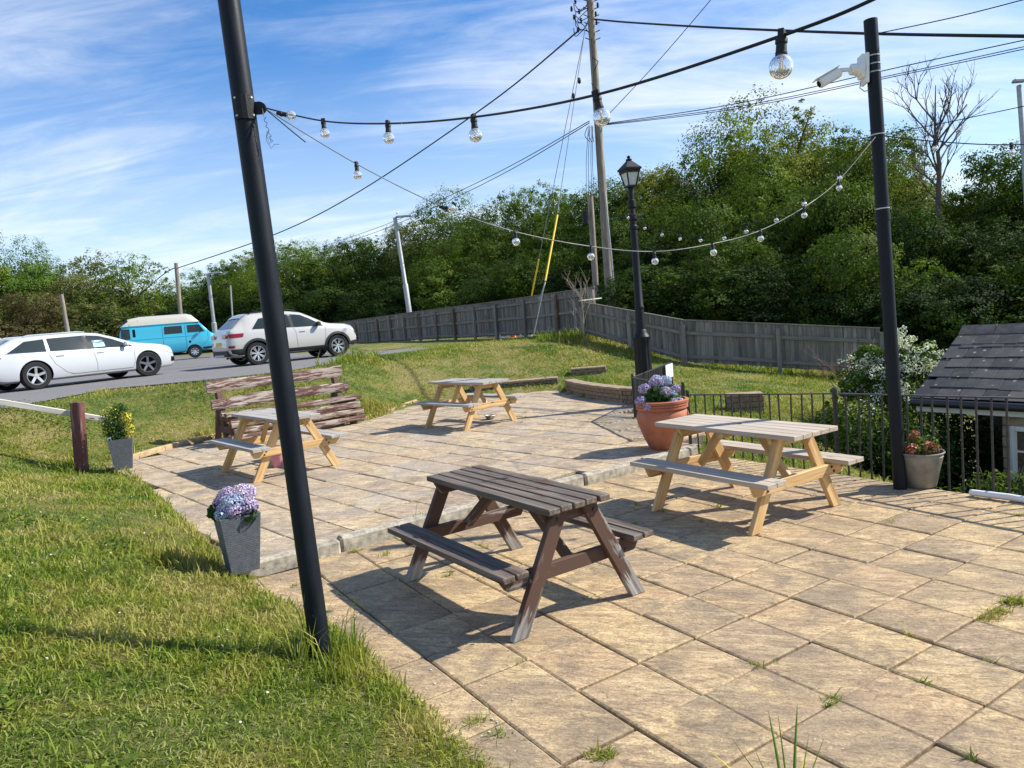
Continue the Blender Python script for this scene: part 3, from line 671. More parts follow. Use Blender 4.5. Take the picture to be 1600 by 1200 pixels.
def table_new(loc, yaw, L_, label, topm, boards=4):
    t = empty('picnic_table', loc, yaw, label, 'picnic table', 'picnic tables on the patio')
    H, hs, W = .75, .436, .57; g = .003; w = W/boards-g
    for i in range(boards):
        y = (i-(boards-1)/2)*(w+g); board('tabletop_plank', topm, t, (-L_/2, y, H-.019), (L_/2, y, H-.019), w, .038, bev=.003)
    for s in (-1, 1):
        for k in (0, 1):
            y = s*(.624-.055-k*.112); board('seat_plank', topm, t, (-L_/2, y, hs-.019), (L_/2, y, hs-.019), .109, .038, bev=.003)
    for s in (-1, 1):
        u = s*(L_/2-.2)
        board('top_bearer', M['wood_new'], t, (u-s*.066, -.26, H-.082), (u-s*.066, .26, H-.082), .043, .085, cut=.05)
        board('seat_bearer', M['wood_new'], t, (u+s*.024, -.60, hs-.087), (u+s*.024, .60, hs-.087), .043, .094, cut=.045)
        for k in (-1, 1):
            b = MB(); ft, fb, wd = .215, .592, .112
            M4 = Matrix(((0, 0, 1, 0), (1, 0, 0, 0), (0, 1, 0, 0), (0, 0, 0, 1)))
            b.prism([(k*fb, 0), (k*(fb-wd), 0), (k*(ft-wd), H-.040), (k*ft, H-.040)], u-s*.043, u, M=M4)
            me = b.mesh('leg', M['wood_new'], bevel=.003); d = Vector((0, k*(fb-ft), -(H-.04))).normalized()
            rot = Matrix((d, Vector((1, 0, 0)), d.cross(Vector((1, 0, 0))))).transposed().to_4x4(); T = Matrix.Translation((u, 0, .36)) @ rot
            me.transform(T.inverted()); o = link('leg', me, t); o.matrix_local = T
            bolt(t, (u+s*.046, k*.40, hs-.065), (s, 0, 0)); bolt(t, (u+s*.046, k*.43, hs-.105), (s, 0, 0))
        board('brace', M['wood_new'], t, (s*(L_/2-.28), 0, hs-.10), (s*.20, 0, H-.06), .07, .042, ref=(0, 1, 0))
    board('centre_batten', M['wood_new'], t, (0, -.26, H-.060), (0, .26, H-.060), .07, .042)
    b = MB(); b.lathe([(.022, H+.0006), (.0, H+.0012)], 14, cap=False); b.obj('parasol_hole', M['under'], t)
    return t
TD = table_dark((-.081, 4.871, 0), R(-55.8))
TC = table_new((1.946, 6.276, 0), R(-57.3), 1.508, 'new pine picnic table with a pale silvery top beside the terracotta pot', M['wood_top_pale'], 5)
TA = table_new((-3.202, 9.653, UP_Z), R(-50.2), 1.616, 'new pine picnic table with a grey top in front of the log bench', M['wood_top'])
TB = table_new((-.755, 12.32, UP_Z), R(-47.15), 1.469, 'new pine picnic table with a grey top, farthest, by the low stone wall', M['wood_top'])
for t in (TD, TC, TA, TB): fix_normals(t)

# ------------------------------------------------------------------ rustic log bench
BL = gnd(352, 700, UP_Z); BR = gnd(556, 668, UP_Z)
bl = Vector((-4.78, 12.15, UP_Z)); br = Vector((-2.86, 13.72, UP_Z)); bd = (br-bl); blen = bd.length; byaw = math.atan2(bd.y, bd.x)
bench = empty('log_bench', bl, byaw, 'wide rustic log bench with peeling red brown and white planks at the grass edge', 'bench')
def log_plank(name, p0, p1, w, t, m, seed, parent):
    rr = random.Random(seed); p0 = Vector(p0); p1 = Vector(p1); n = 14; b = MB(); ln = (p1-p0).length; x, y, z = basis(p1-p0)
    sec = [(-.5, -.35), (-.5, .2), (-.36, .46), (0, .5), (.36, .46), (.5, .2), (.5, -.35), (.3, -.5), (-.3, -.5)]
    vs = []
    ph = rr.uniform(0, 6); 
    for i in range(n+1):
        f = i/n; wob = .006*math.sin(f*9+ph)+rr.uniform(-.003, .003); ww = w*(1+.09*math.sin(f*7+ph*2)+rr.uniform(-.03, .03))
        for a, c in sec: vs.append(Vector((-ln/2+ln*f, c*t+wob, a*ww+.012*math.sin(f*5+ph))))
    k = len(sec); fs = [(i*k+j, i*k+(j+1) % k, (i+1)*k+(j+1) % k, (i+1)*k+j) for i in range(n) for j in range(k)]
    fs += [tuple(range(k-1, -1, -1)), tuple(range(n*k, (n+1)*k))]
    b.add(vs, fs); o = b.obj(name, m, parent, smooth=50); o.matrix_local = Matrix.Translation((p0+p1)/2) @ Matrix((x, y, z)).transposed().to_4x4(); return o
bw = M['bench_wood']; Lb = blen
# local frame: x along the bench, +y to the back, z up
log_plank('back_plank', (-.10, .70, .98), (Lb-.02, .70, 1.00), .20, .07, bw, 1, bench)
log_plank('back_plank', (-.08, .60, .68), (Lb+.04, .60, .70), .19, .07, bw, 2, bench)
log_plank('seat_plank', (-.02, .34, .50), (Lb+.02, .34, .50), .07, .15, bw, 3, bench)
log_plank('seat_plank', (-.02, .12, .50), (Lb+.02, .12, .50), .07, .17, bw, 4, bench)
for k, z_ in enumerate((.36, .235, .11)): log_plank('front_log', (.02+(.0, .04, -.02)[k], .02, z_), (Lb-.05+(.0, .06, .08)[k], .02, z_), .105, .09, bw, 5+k, bench)
for s in (.10, Lb-.16):
    board('back_post', M['bench_end'], bench, (s, .50, .0), (s, .80, 1.10), .10, .12, bev=.012)
    board('back_leg', M['bench_end'], bench, (s, 1.05, .0), (s, .72, .78), .09, .10, bev=.012)
    board('end_block', M['bench_end'], bench, (s, .07, .43), (s, .60, .43), .14, .08, bev=.012)
    board('end_block', M['bench_end'], bench, (s, .09, .24), (s, .66, .24), .14, .12, bev=.012)
    board('front_leg', M['bench_end'], bench, (s, .12, .0), (s, .12, .40), .12, .10, bev=.012)
# ------------------------------------------------------------------ leaf clouds
def leafmesh(name, P, Nn, sz, v, m, asp=.55, droop=.0):
    n = len(P); Nn = Nn/np.maximum(np.linalg.norm(Nn, axis=1, keepdims=True), 1e-6)
    a = RNG.normal(size=(n, 3)); t = a-Nn*np.sum(a*Nn, 1, keepdims=True); t /= np.maximum(np.linalg.norm(t, axis=1, keepdims=True), 1e-6); bt = np.cross(Nn, t)
    s = sz[:, None]; V = np.empty((n, 4, 3)); V[:, 0] = P-t*s*.5; V[:, 1] = P+bt*s*.5*asp+Nn*s*.12; V[:, 2] = P+t*s*.5; V[:, 3] = P-bt*s*.5*asp+Nn*s*.12
    me = bpy.data.meshes.new(name); me.vertices.add(4*n); me.vertices.foreach_set('co', V.astype(np.float32).ravel())
    me.loops.add(4*n); me.loops.foreach_set('vertex_index', np.arange(4*n, dtype=np.int32)); me.polygons.add(n); me.polygons.foreach_set('loop_start', (np.arange(n)*4).astype(np.int32))
    me.update(calc_edges=True); at_ = me.attributes.new('v', 'FLOAT', 'POINT'); at_.data.foreach_set('value', np.repeat(np.clip(v, 0, 1), 4).astype(np.float32)); me.materials.append(m); return me
def unit(n):
    a = RNG.normal(size=(n, 3)); return a/np.linalg.norm(a, axis=1, keepdims=True)
def ball(c, r, n, sz, jitter=.35, shell=.5, flat=(1, 1, 1)):
    d = unit(n); rad = r*(shell+(1-shell)*RNG.random(n)**.5)[:, None]; P = np.array(c)+d*rad*np.array(flat); return P, d+RNG.normal(0, jitter, (n, 3)), sz*RNG.uniform(.7, 1.3, n)
def cloud(name, balls, m, parent, asp=.55, v0=.5, vs=.22):
    P, Q, Sz, V = [], [], [], []
    for b_ in balls:
        p, q, s = ball(*b_); P.append(p); Q.append(q); Sz.append(s); V.append(np.clip(RNG.normal(v0+RNG.normal(0, .1), vs, len(p)), 0, 1))
    return link(name, leafmesh(name, np.concatenate(P), np.concatenate(Q), np.concatenate(Sz), np.concatenate(V), m, asp), parent)

# ------------------------------------------------------------------ planters and pots
def planter(loc, yaw, label, top=.295, bot=.205, h=.445):
    p = empty('tall_planter', loc, yaw, label, 'planter', 'grey square planters')
    b = MB(); T, B_, t = top/2, bot/2, .014
    def sq(a, z): return [(-a, -a, z), (a, -a, z), (a, a, z), (-a, a, z)]
    vs = sq(B_, 0)+sq(T, h)+sq(T-t, h)+sq(T-t-.01, h-.05)
    fs = [(3, 2, 1, 0)]+[(k*4+i, k*4+(i+1) % 4, k*4+4+(i+1) % 4, k*4+4+i) for k in range(3) for i in range(4)]
    b.add(vs, fs); b.obj('planter_body', M['planter'], p, bevel=.0)
    b = MB(); b.box((0, 0, h-.055), (top-.035, top-.035, .02)); b.obj('soil', M['soil'], p); return p
c1 = (gnd(364, 898, UP_Z)+gnd(405, 890, UP_Z))/2; ya = R(33)
d1 = Vector((-math.sin(ya), math.cos(ya), 0)); p1_ = planter(Vector((c1.x, c1.y, UP_Z))+d1*.10, ya, 'dark grey textured planter standing on the kerb end in the foreground')
def flowers(name, root_loc, label, cat, heads, leafballs, rz=0):
    f = empty(name, root_loc, rz, label, cat)
    cloud('leaves', leafballs, M['leaf_pot'], f, .6, .45, .2)
    for (c, r, mname, n) in heads:
        P, Q, Sz = ball((0, 0, 0), r*1.10, int(n*1.7), .0165, .45, .72, (1, 1, .80)); n = len(P)
        o = link('flower_head', leafmesh('flower_head', P, Q, Sz, np.clip(RNG.normal(.5, .26, n), 0, 1), M[mname], .95), f); o.location = c
    b = MB()
    for (c, r, mname, n) in heads: b.tube([(0, 0, 0), Vector(c)*.5+Vector((0, 0, .03)), c], [.005, .004, .003], 5)
    b.obj('stems', M['leaf_pot'], f, smooth=60); return f
pl = Vector(p1_.location)+Vector((0, 0, .38))
hd = [((-.05, .03, .19), .085, 'petal_lilac', 520), ((.06, .05, .20), .085, 'petal_lilac', 520), ((.0, -.04, .15), .085, 'petal_blue', 520), ((-.10, -.02, .12), .065, 'petal_lilac', 340), ((.11, -.03, .12), .07, 'petal_lilac', 380), ((.03, -.10, .10), .06, 'petal_lilac', 300), ((-.06, -.09, .08), .06, 'petal_blue', 280), ((-.13, .05, .14), .055, 'petal_lilac', 240)]
flowers('hydrangea', pl, 'lilac and pale blue hydrangea growing in the foreground planter', 'flowers', hd, [((0, 0, .07), .14, 320, .065, .5, .3, (1, 1, .6)), ((.12, -.06, .05), .06, 40, .07), ((-.14, -.04, .09), .06, 40, .07)])
c2 = gnd(176, 736, UP_Z); ya2 = R(25); p2_ = planter(Vector((c2.x+.10, c2.y+.14, UP_Z)), ya2, 'dark grey textured planter at the far left patio corner beside the red post', .33, .23, .46)
pl2 = Vector(p2_.location)+Vector((0, 0, .40))
eu = empty('variegated_shrub', pl2, 0, 'small green and yellow variegated shrub in the far left planter', 'plant')
cloud('leaves', [((0, 0, .26), .22, 1150, .034, .7, .2, (1, 1, 1.25)), ((-.06, 0, .14), .17, 450, .034, .6, .2), ((.04, 0, .46), .13, 300, .032, .7, .2), ((-.16, 0, .36), .12, 200, .03, .7, .2), ((.1, 0, .52), .07, 70, .03)], M['leaf_pot'], eu, .6, .62, .22)
cloud('yellow_leaves', [((.15, -.05, .36), .09, 150, .032), ((.18, -.04, .20), .07, 110, .032), ((-.02, -.08, .46), .13, 100, .028), ((-.12, -.08, .28), .15, 60, .028), ((.15, 0, .11), .06, 60, .03)], M['petal_yellow'], eu, .6, .55, .25)
b = MB()
for k in range(9): a = k*.7; b.tube([(0, 0, 0), (.05*math.cos(a), .05*math.sin(a), .2), (.13*math.cos(a), .13*math.sin(a), .40)], [.006, .004, .002], 5)
b.obj('stems', M['twig_dark'], eu)
b = MB(); b.box((-.075, -.16, .055), (.055, .003, .10), rot=Matrix.Rotation(R(-8), 3, 'Y')); b.obj('plant_label', M['white_plastic'], eu)
b = MB(); b.box((-.072, -.1625, .066), (.030, .001, .03), rot=Matrix.Rotation(R(-8), 3, 'Y')); b.obj('label_picture', M['leaf_mid'], eu)

pot_c = Vector((1.80, 8.80, UP_Z)); pp = empty('terracotta_pot', pot_c, 0, 'large round terracotta pot by the railing corner', 'plant pot')
b = MB(); b.lathe([(.0, 0), (.165, 0), (.185, .02), (.25, .16), (.305, .32), (.318, .40), (.300, .465), (.283, .485), (.290, .497), (.312, .503), (.312, .524), (.302, .530), (.316, .538), (.316, .556), (.306, .562), (.322, .570), (.324, .596), (.312, .604), (.285, .602), (.275, .55), (.26, .50)], 40, cap=False)
b.obj('pot_body', M['terracotta'], pp, smooth=42)
b = MB(); b.lathe([(.0, .535), (.27, .53)], 24, cap=False); b.obj('soil', M['soil'], pp)
hs_ = []
for k, (x_, y_, z_, r_, mn) in enumerate([(-.20, -.05, .20, .075, 'petal_lilac'), (-.05, .0, .26, .085, 'petal_lilac'), (.07, .05, .27, .075, 'petal_blue'), (.02, -.12, .15, .08, 'petal_lilac'), (.17, -.05, .17, .055, 'petal_lilac'), (-.27, -.12, .07, .07, 'petal_lilac'), (-.20, -.2, .0, .06, 'petal_lilac'), (.10, -.18, .04, .05, 'petal_lilac'), (.12, -.08, .12, .06, 'petal_blue'), (.17, -.16, .03, .055, 'petal_blue'), (-.02, .12, .28, .07, 'petal_blue'), (.03, -.2, -.02, .05, 'petal_lilac')]):
    hs_.append(((x_, y_, z_), r_, mn, int(5200*r_)))
flowers('hydrangea', pot_c+Vector((0, 0, .55)), 'pink and lilac hydrangea with many flower heads in the terracotta pot', 'flowers', hs_, [((-.05, -.03, .08), .21, 520, .075, .5, .3, (1, 1, .75)), ((.1, -.1, .02), .12, 160, .07), ((-.15, -.12, .05), .10, 160, .07)])

zc_ = gnd(1447, 764, LOW_Z); zp = empty('metal_pot', (zc_.x+.02, zc_.y+.12, LOW_Z), 0, 'grey galvanised round pot by the right black pole', 'plant pot')
b = MB(); b.lathe([(0, 0), (.118, 0), (.128, .012), (.186, .268), (.190, .282), (.186, .290), (.192, .300), (.197, .312), (.204, .318), (.200, .326), (.190, .322), (.182, .28)], 40, cap=False); b.obj('pot_body', M['old_zinc'], zp, smooth=40)
b = MB(); b.lathe([(0, .285), (.183, .28)], 24, cap=False); b.obj('soil', M['soil'], zp)
pi_ = empty('pieris', Vector(zp.location)+Vector((0, 0, .29)), 0, 'small shrub with coral red young leaves in the grey metal pot', 'plant')
cloud('leaves', [((0, 0, .05), .13, 190, .055, .7, .3, (1.1, 1.1, .6)), ((.10, .0, .09), .07, 70, .06), ((-.03, 0, .12), .07, 70, .05)], M['leaf_bright'], pi_, .38, .5, .25)
cloud('young_leaves', [((-.10, -.05, .06), .06, 95, .05), ((.05, -.06, .07), .06, 80, .05), ((-.03, .02, .17), .05, 70, .045), ((.13, -.02, .05), .04, 40, .045)], M['petal_red'], pi_, .38, .5, .25)
bk = gnd(433, 731, UP_Z); pk = empty('pink_bucket', (bk.x, bk.y+.10, UP_Z), 0, 'small pink bucket under the grey topped table by the log bench', 'bucket')
b = MB(); b.lathe([(0, 0), (.082, 0), (.088, .01), (.112, .175), (.120, .18), (.118, .19), (.108, .188), (.085, .02), (0, .015)], 28, cap=False); b.obj('bucket_body', M['pink'], pk, smooth=40)
b = MB(); b.tube([(-.115*math.cos(a), -.06*math.sin(a), .18-.07*math.sin(a)) for a in np.linspace(0, PI, 9)], .003, 5); b.obj('handle', M['zinc'], pk)
bo = gnd(766, 655, UP_Z); po = empty('metal_bowl', (bo.x, bo.y, UP_Z), 0, 'small grey metal bowl on the paving under the farthest table', 'bowl')
b = MB(); b.lathe([(0, .0), (.055, 0), (.095, .065), (.105, .07), (.10, .076), (.088, .07), (.05, .012), (0, .01)], 20, cap=False); b.obj('bowl_body', M['zinc'], po, smooth=40)

# ------------------------------------------------------------------ low post and rail at the left
q = at(127, 737, 10.62); qt = at(120, 628, 10.66); rf = empty('post_and_rail', (q.x, q.y, q.z-.05), 0, 'low red brown post with one bleached sloping rail on the grass at the left', 'fence')
board('post', M['red_post'], rf, (0, 0, -.1), Vector(qt)-Vector(rf.location), .15, .13, bev=.01, ref=(0, -1, 0))
r0 = at(-60, 618, 10.2); r1 = at(168, 656, 10.9); board('rail', M['grey_rail'], rf, Vector(r0)-Vector(rf.location), Vector(r1)-Vector(rf.location), .05, .085, bev=.008)

# ------------------------------------------------------------------ low walls
def coursed_wall(name, pts, z0, courses, bl_, bh, bt, m, mc, cap, label, cat, jit=.01):
    w = empty(name, (pts[0][0], pts[0][1], z0), 0, label, cat); org = Vector(w.location)
    seg = [(Vector((*a, 0)), Vector((*b_, 0))) for a, b_ in zip(pts, pts[1:])]; tot = sum((b_-a).length for a, b_ in seg)
    def along(s):
        for a, b_ in seg:
            l = (b_-a).length
            if s <= l or (a, b_) == seg[-1]: return a+(b_-a)*(s/l)
            s -= l
    for c in range(courses):
        s = -bl_/2*(c % 2)
        while s < tot:
            a, b_ = max(s, 0), min(s+bl_-.008, tot)
            if b_-a > .04:
                p, q_ = along(a), along(b_); p = Vector((p.x, p.y, z0+bh*(c+.5))); q_ = Vector((q_.x, q_.y, z0+bh*(c+.5)))
                board('brick', m, w, p-org, q_-org, bt+random.uniform(-jit, jit), bh-.008, bev=.008)
            s += bl_
    if cap:
        s = 0
        while s < tot:
            a, b_ = s, min(s+cap[0]-.006, tot); p, q_ = along(a), along(b_); zt = z0+bh*courses+cap[2]/2
            if b_-a > .05: board('coping', mc, w, Vector((p.x, p.y, zt))-org, Vector((q_.x, q_.y, zt))-org, cap[1], cap[2], bev=.01)
            s += cap[0]
    core = MB()
    for a, b_ in seg: core.beam(Vector((a.x, a.y, z0+bh*courses/2-.02))-org, Vector((b_.x, b_.y, z0+bh*courses/2-.02))-org, bt-.03, bh*courses-.03)
    core.obj('wall_core', M['mortar'], w); return w
coursed_wall('low_brick_wall', [(1.26, 16.05), (1.45, 15.1), (1.75, 14.2), (2.12, 13.35), (2.65, 12.75)], UP_Z-.03, 3, .215, .085, .20, M['brick_low'], M['coping'], (.45, .27, .05), 'curved low buff brick wall with coping behind the lamp post', 'wall')
coursed_wall('low_stone_wall', [(-1.0, 16.95), (-.1, 17.0), (.62, 17.02), (1.08, 17.0)], UP_Z-.04, 3, .26, .085, .22, M['rubble'], M['coping'], (.9, .30, .055), 'straight low dark stone wall with a board coping behind the farthest table', 'wall', .03)
coursed_wall('low_brick_wall', [(1.45, 17.6), (2.3, 17.5)], gz(1.9, 17.5)-.05, 2, .215, .08, .22, M['brick_low'], M['coping'], (.85, .27, .05), 'short piece of low brick wall in the grass above the curved wall', 'wall')
lb = at(1160, 645, 12.6); coursed_wall('low_brick_wall', [(lb.x-.28, lb.y), (lb.x+.34, lb.y-.1)], gz(lb.x, lb.y)-.05, 3, .215, .10, .25, M['brick_low'], M['coping'], (.62, .30, .05), 'small block of wall in the grass seen through the railing', 'wall')

# ------------------------------------------------------------------ the two black poles and the camera
lp0 = gnd(505, 1036, .08); lp1 = at(345, -90, 3.95); LP = empty('light_pole', lp0, 0, 'thick black round pole with a bolted bracket, leaning beside the patio edge', 'pole')
b = MB(); b.tube([Vector((0, 0, -.15)), Vector(lp1)-lp0], .056, 40, cap=True); b.obj('pole_shaft', M['black_paint'], LP, smooth=40)
ax = (Vector(lp1)-lp0).normalized()
def on_pole(px, py):   # a point of the pole's axis by its height in the picture
    best = None
    for k in range(400):
        p = lp0+(Vector(lp1)-lp0)*(k/399); d = p-Vector((0, 0, EYE)); y_ = 600-F_PX*d.dot(UP)/d.dot(FW)
        if best is None or abs(y_-py) < best[0]: best = (abs(y_-py), p)
    return best[1]
bp = on_pole(380, 172); side = Vector((.90, -.43, 0)).normalized(); front = Vector((.30, -.95, 0)).normalized()
b = MB()
sx_, sy_ = front.cross(ax).normalized(), front
cen = bp-lp0+front*.057
for k in range(5):
    a = R(-46+23*k); n_ = (front*math.cos(a)-sx_*math.sin(a)*-1); c_ = bp-lp0+n_*.060; tdir = ax.cross(n_).normalized()
    rot = Matrix((tdir, n_, ax)).transposed(); b.box(c_, (.026, .005, .125), rot=rot)
b.obj('bracket_plate', M['iron'], LP)
for a_, h_ in ((-40, .045), (-40, -.045), (40, .045), (40, -.045)):
    n_ = (front*math.cos(R(a_))+sx_*math.sin(R(a_))); b = MB(); c_ = bp-lp0+n_*.062+ax*h_; b.tube([c_, c_+n_*.006], [.008, .005], 10); b.obj('screw', M['zinc'], LP)
lugd = (RT*.97-FW*.2).normalized(); lug0 = bp-lp0+lugd*.05
b = MB(); M4 = Matrix((lugd, ax, lugd.cross(ax))).transposed().to_4x4(); M4.translation = lug0
b.prism([(0, -.032), (.045, -.032)]+[(.045+.028*math.cos(a), .0+.030*math.sin(a)) for a in np.linspace(-PI/2, PI/2, 9)]+[(.045, .032), (0, .032)], -.006, .006, M=M4); b.obj('bracket_lug', M['iron'], LP)
hook = lug0+lugd*.052; b = MB(); b.tube([hook+Vector((0, 0, .006)), hook+Vector((.004, -.01, -.02)), hook+Vector((.006, -.008, -.05))], .003, 6); b.obj('snap_hook', M['zinc'], LP)
b = MB(); w0 = hook+Vector((.006, -.008, -.045))
pts = [w0]; 
for k in range(16): pts.append(w0+Vector((.008*math.sin(k*1.9)+.0016*k, .004*math.cos(k*2.3), -.009*k)))
b.tube(pts, .0016, 5)
b.tube([pts[10], pts[10]+Vector((-.01, 0, -.04)), pts[10]+Vector((.012, 0, -.085)), pts[10]+Vector((.03, 0, -.065)), pts[10]+Vector((.055, 0, -.066))], .0012, 5)
b.tube([pts[9], pts[9]+Vector((-.016, 0, -.03)), pts[9]+Vector((-.004, 0, -.07)), pts[9]+Vector((.006, 0, -.03))], .0012, 5); b.obj('loose_wire', M['rubber'], LP)

rp0 = gnd(1407, 763, LOW_Z); rp1 = at(1360, 31, 6.55); RPo = empty('light_pole', rp0, 0, 'black round pole with a white security camera, standing at the railing', 'pole')
b = MB(); b.tube([Vector((0, 0, -.1)), Vector(rp1)-rp0], .056, 36); b.obj('pole_shaft', M['black_paint'], RPo, smooth=40)
def on_rp(py):
    best = None
    for k in range(600):
        p = rp0+(Vector(rp1)-rp0)*(k/599); d = p-Vector((0, 0, EYE)); y_ = 600-F_PX*d.dot(UP)/d.dot(FW)
        if best is None or abs(y_-py) < best[0]: best = (abs(y_-py), p)
    return best[1]
axr = (Vector(rp1)-rp0).normalized()
for py in (88, 101, 114, 210, 326):
    p = on_rp(py)-rp0; b = MB(); b.tube([p-axr*.005, p+axr*.005], .0585, 28); b.obj('steel_strap', M['zinc'], RPo)
b = MB(); p = on_rp(340)-rp0; b.tube([p-axr*.03, p+axr*.03], .060, 28); b.obj('clamp_collar', M['black_paint'], RPo, smooth=40)
cp_ = on_rp(108); cc = empty('security_camera', cp_, 0, 'white bullet security camera on a junction box strapped to the right black pole', 'security camera')
lf = -RT; 
b = MB(); rot = Matrix((lf, FW, -UP)).transposed()
b.box(lf*.075, (.03, .11, .26), rot=rot); b.box(lf*.105+UP*.02, (.04, .095, .20), rot=rot, taper=.95); b.obj('junction_box', M['white_plastic'], cc, bevel=.006)
b = MB(); b.tube([lf*.10, lf*.14, lf*.15, lf*.20], [.062, .062, .050, .046], 24); b.obj('round_base', M['white_plastic'], cc, smooth=35)
b = MB(); j1 = lf*.20+Vector((0, 0, -.0)); j2 = lf*.285-UP*.005; b.tube([j1, j2], .017, 12); b.tube([j2, j2-UP*.02+lf*.02], .02, 12); b.obj('arm', M['white_plastic'], cc, smooth=40)
dd = (lf*.86-UP*.50).normalized(); c0 = j2+lf*.0-UP*.012; rot = Matrix((dd, FW, dd.cross(FW))).transposed()
b = MB(); b.box(c0+dd*.115, (.21, .075, .078), rot=rot); b.obj('camera_housing', M['white_plastic'], cc, bevel=.012, segs=2)
b = MB(); n_ = dd.cross(FW); n_ = n_ if n_.dot(UP) > 0 else -n_; b.box(c0+dd*.125+n_*.045, (.24, .085, .006), rot=rot); b.obj('sun_shield', M['white_plastic'], cc)
b = MB(); b.tube([c0+dd*.2205, c0+dd*.2225], .028, 16); b.obj('lens', M['under'], cc)
b = MB(); b.tube([lf*.11-UP*.10, lf*.12-UP*.16, lf*.08-UP*.19, lf*.03-UP*.18, lf*.02-UP*.12], .004, 6); b.obj('camera_cable', M['grey_cable'], cc)

# ------------------------------------------------------------------ string lights
def smooth_pts(pts, k=8):
    P = [Vector(p) for p in pts]; out = []
    for i in range(len(P)-1):
        a = P[max(i-1, 0)]; b_ = P[i]; c = P[i+1]; d = P[min(i+2, len(P)-1)]
        for j in range(k):
            t = j/k; out.append(.5*((2*b_)+(c-a)*t+(2*a-5*b_+4*c-d)*t*t+(3*b_-a-3*c+d)*t**3))
    out.append(P[-1]); return out
_bm = {}
def bulb_parts():
    if _bm: return _bm
    b = MB(); b.lathe([(.006, .006), (.010, .0), (.0125, -.004), (.0125, -.012), (.0105, -.014), (.0115, -.030), (.0125, -.031), (.0125, -.034)], 14); b.box((0, 0, .007), (.012, .020, .016)); _bm['h'] = b.mesh('lamp_holder', M['rubber'], 40)
    b = MB(); b.lathe([(.008, -.033), (.011, -.037)]+[(.0245*math.sin(a), -.058+.0245*math.cos(a)) for a in np.linspace(.55, PI-.02, 12)], 18, cap=False); _bm['g'] = b.mesh('glass_bulb', M['bulb_glass'], 80)
    b = MB(); b.tube([(0, 0, -.034), (0, 0, -.046)], .004, 8, 1); b.tube([(-.004, 0, -.046), (-.004, 0, -.070)], .0012, 5); b.tube([(.004, 0, -.046), (.004, 0, -.070)], .0012, 5); b.tube([(0, .004, -.046), (0, .004, -.070)], .0012, 5)
    _bm['f'] = b.mesh('filament', [M['filament'], M['white_plastic']]); return _bm
def string(label, pts, holders, cabm, rad, group='festoon light strings', side_at=()):
    o0 = at(*pts[0]); t = empty('festoon_lights', o0, 0, label, 'string lights', group)
    P = smooth_pts([at(*p)-o0 for p in pts]); b = MB(); b.tube(P, rad, 6); b.obj('cable', cabm, t, smooth=60); B_ = bulb_parts()
    for i, h in enumerate(holders):
        p = at(*h)-o0; hh = link('lamp_holder', B_['h'], t); hh.location = p; hh.rotation_euler = (random.gauss(0, .06), random.gauss(0, .06), random.uniform(0, 3))
        if i in side_at: hh.rotation_euler = (0, R(-78), 0)
        g = link('glass_bulb', B_['g'], hh); f = link('filament', B_['f'], hh)
    return t
lugw = (lug0+lp0+lugd*.06)
def pix(p):
    d = Vector(p)-Vector((0, 0, EYE)); w = d.dot(FW); return 800+F_PX*d.dot(RT)/w, 600-F_PX*d.dot(UP)/w, p[1]
L0 = pix(lugw)
string('black cable with clear round bulbs from the left pole bracket towards upper right', [L0, (505, 189, 3.75), (606, 193, 3.2), (740, 183, 2.65), (932, 148, 2.05), (1221, 56, 1.55), (1400, -18, 1.38), (1650, -150, 1.2)], [(437, 178, 3.84), (505, 190, 3.75), (606, 194, 3.2), (740, 185, 2.65), (932, 150, 2.05), (1221, 58, 1.55)], M['rubber'], .0038, side_at=(0,))
string('sagging cable of clear bulbs strung between the two black poles', [L0, (557, 256, 4.1), (690, 322, 4.3), (805, 362, 4.5), (923, 385, 4.8), (1022, 393, 5.0), (1113, 381, 5.25), (1188, 360, 5.6), (1256, 324, 5.9), (1310, 282, 6.2), (1368, 214, 6.47)], [(557, 257, 4.1), (690, 324, 4.3), (805, 363, 4.5), (923, 387, 4.8), (1022, 395, 5.0), (1113, 382, 5.25), (1188, 361, 5.6), (1256, 325, 5.9), (1310, 283, 6.2)], M['grey_cable'], .0030, side_at=(1,))
string('far cable of small bulbs from the right black pole to the lamp post', [(1366, 212, 6.6), (1310, 268, 6.95), (1255, 309, 7.5), (1212, 335, 8), (1166, 353, 8.6), (1131, 364, 9.2), (1094, 368, 9.8), (1063, 366, 10.4), (1034, 360, 11), (1007, 350, 11.6), (984, 333, 12.3)], [(1310, 269, 6.95), (1255, 310, 7.5), (1212, 336, 8), (1166, 354, 8.6), (1131, 365, 9.2), (1094, 369, 9.8), (1063, 367, 10.4), (1034, 361, 11), (1007, 351, 11.6), (981, 335, 12.2)], M['rubber'], .0035)
string('black cable with bulbs running right from the right black pole', [(1372, 211, 6.5), (1462, 221, 6.2), (1580, 226, 5.8), (1750, 215, 5.3)], [(1462, 221, 6.2), (1580, 226, 5.8)], M['rubber'], .0045)
def cable(label, pts, r, m=None, group='overhead lines', cat='cable'):
    o0 = at(*pts[0]); b = MB(); b.tube([p for p in smooth_pts([at(*p)-o0 for p in pts], 8)], r, 5)
    o = b.obj('overhead_cable', m or M['rubber'], label=label, cat=cat, group=group, smooth=60); o.location = o0; return o
cable('short loose black cable end hanging from the left pole bracket', [L0, (450, 200, 3.75), (477, 222, 3.65)], .003, group='loose cables')

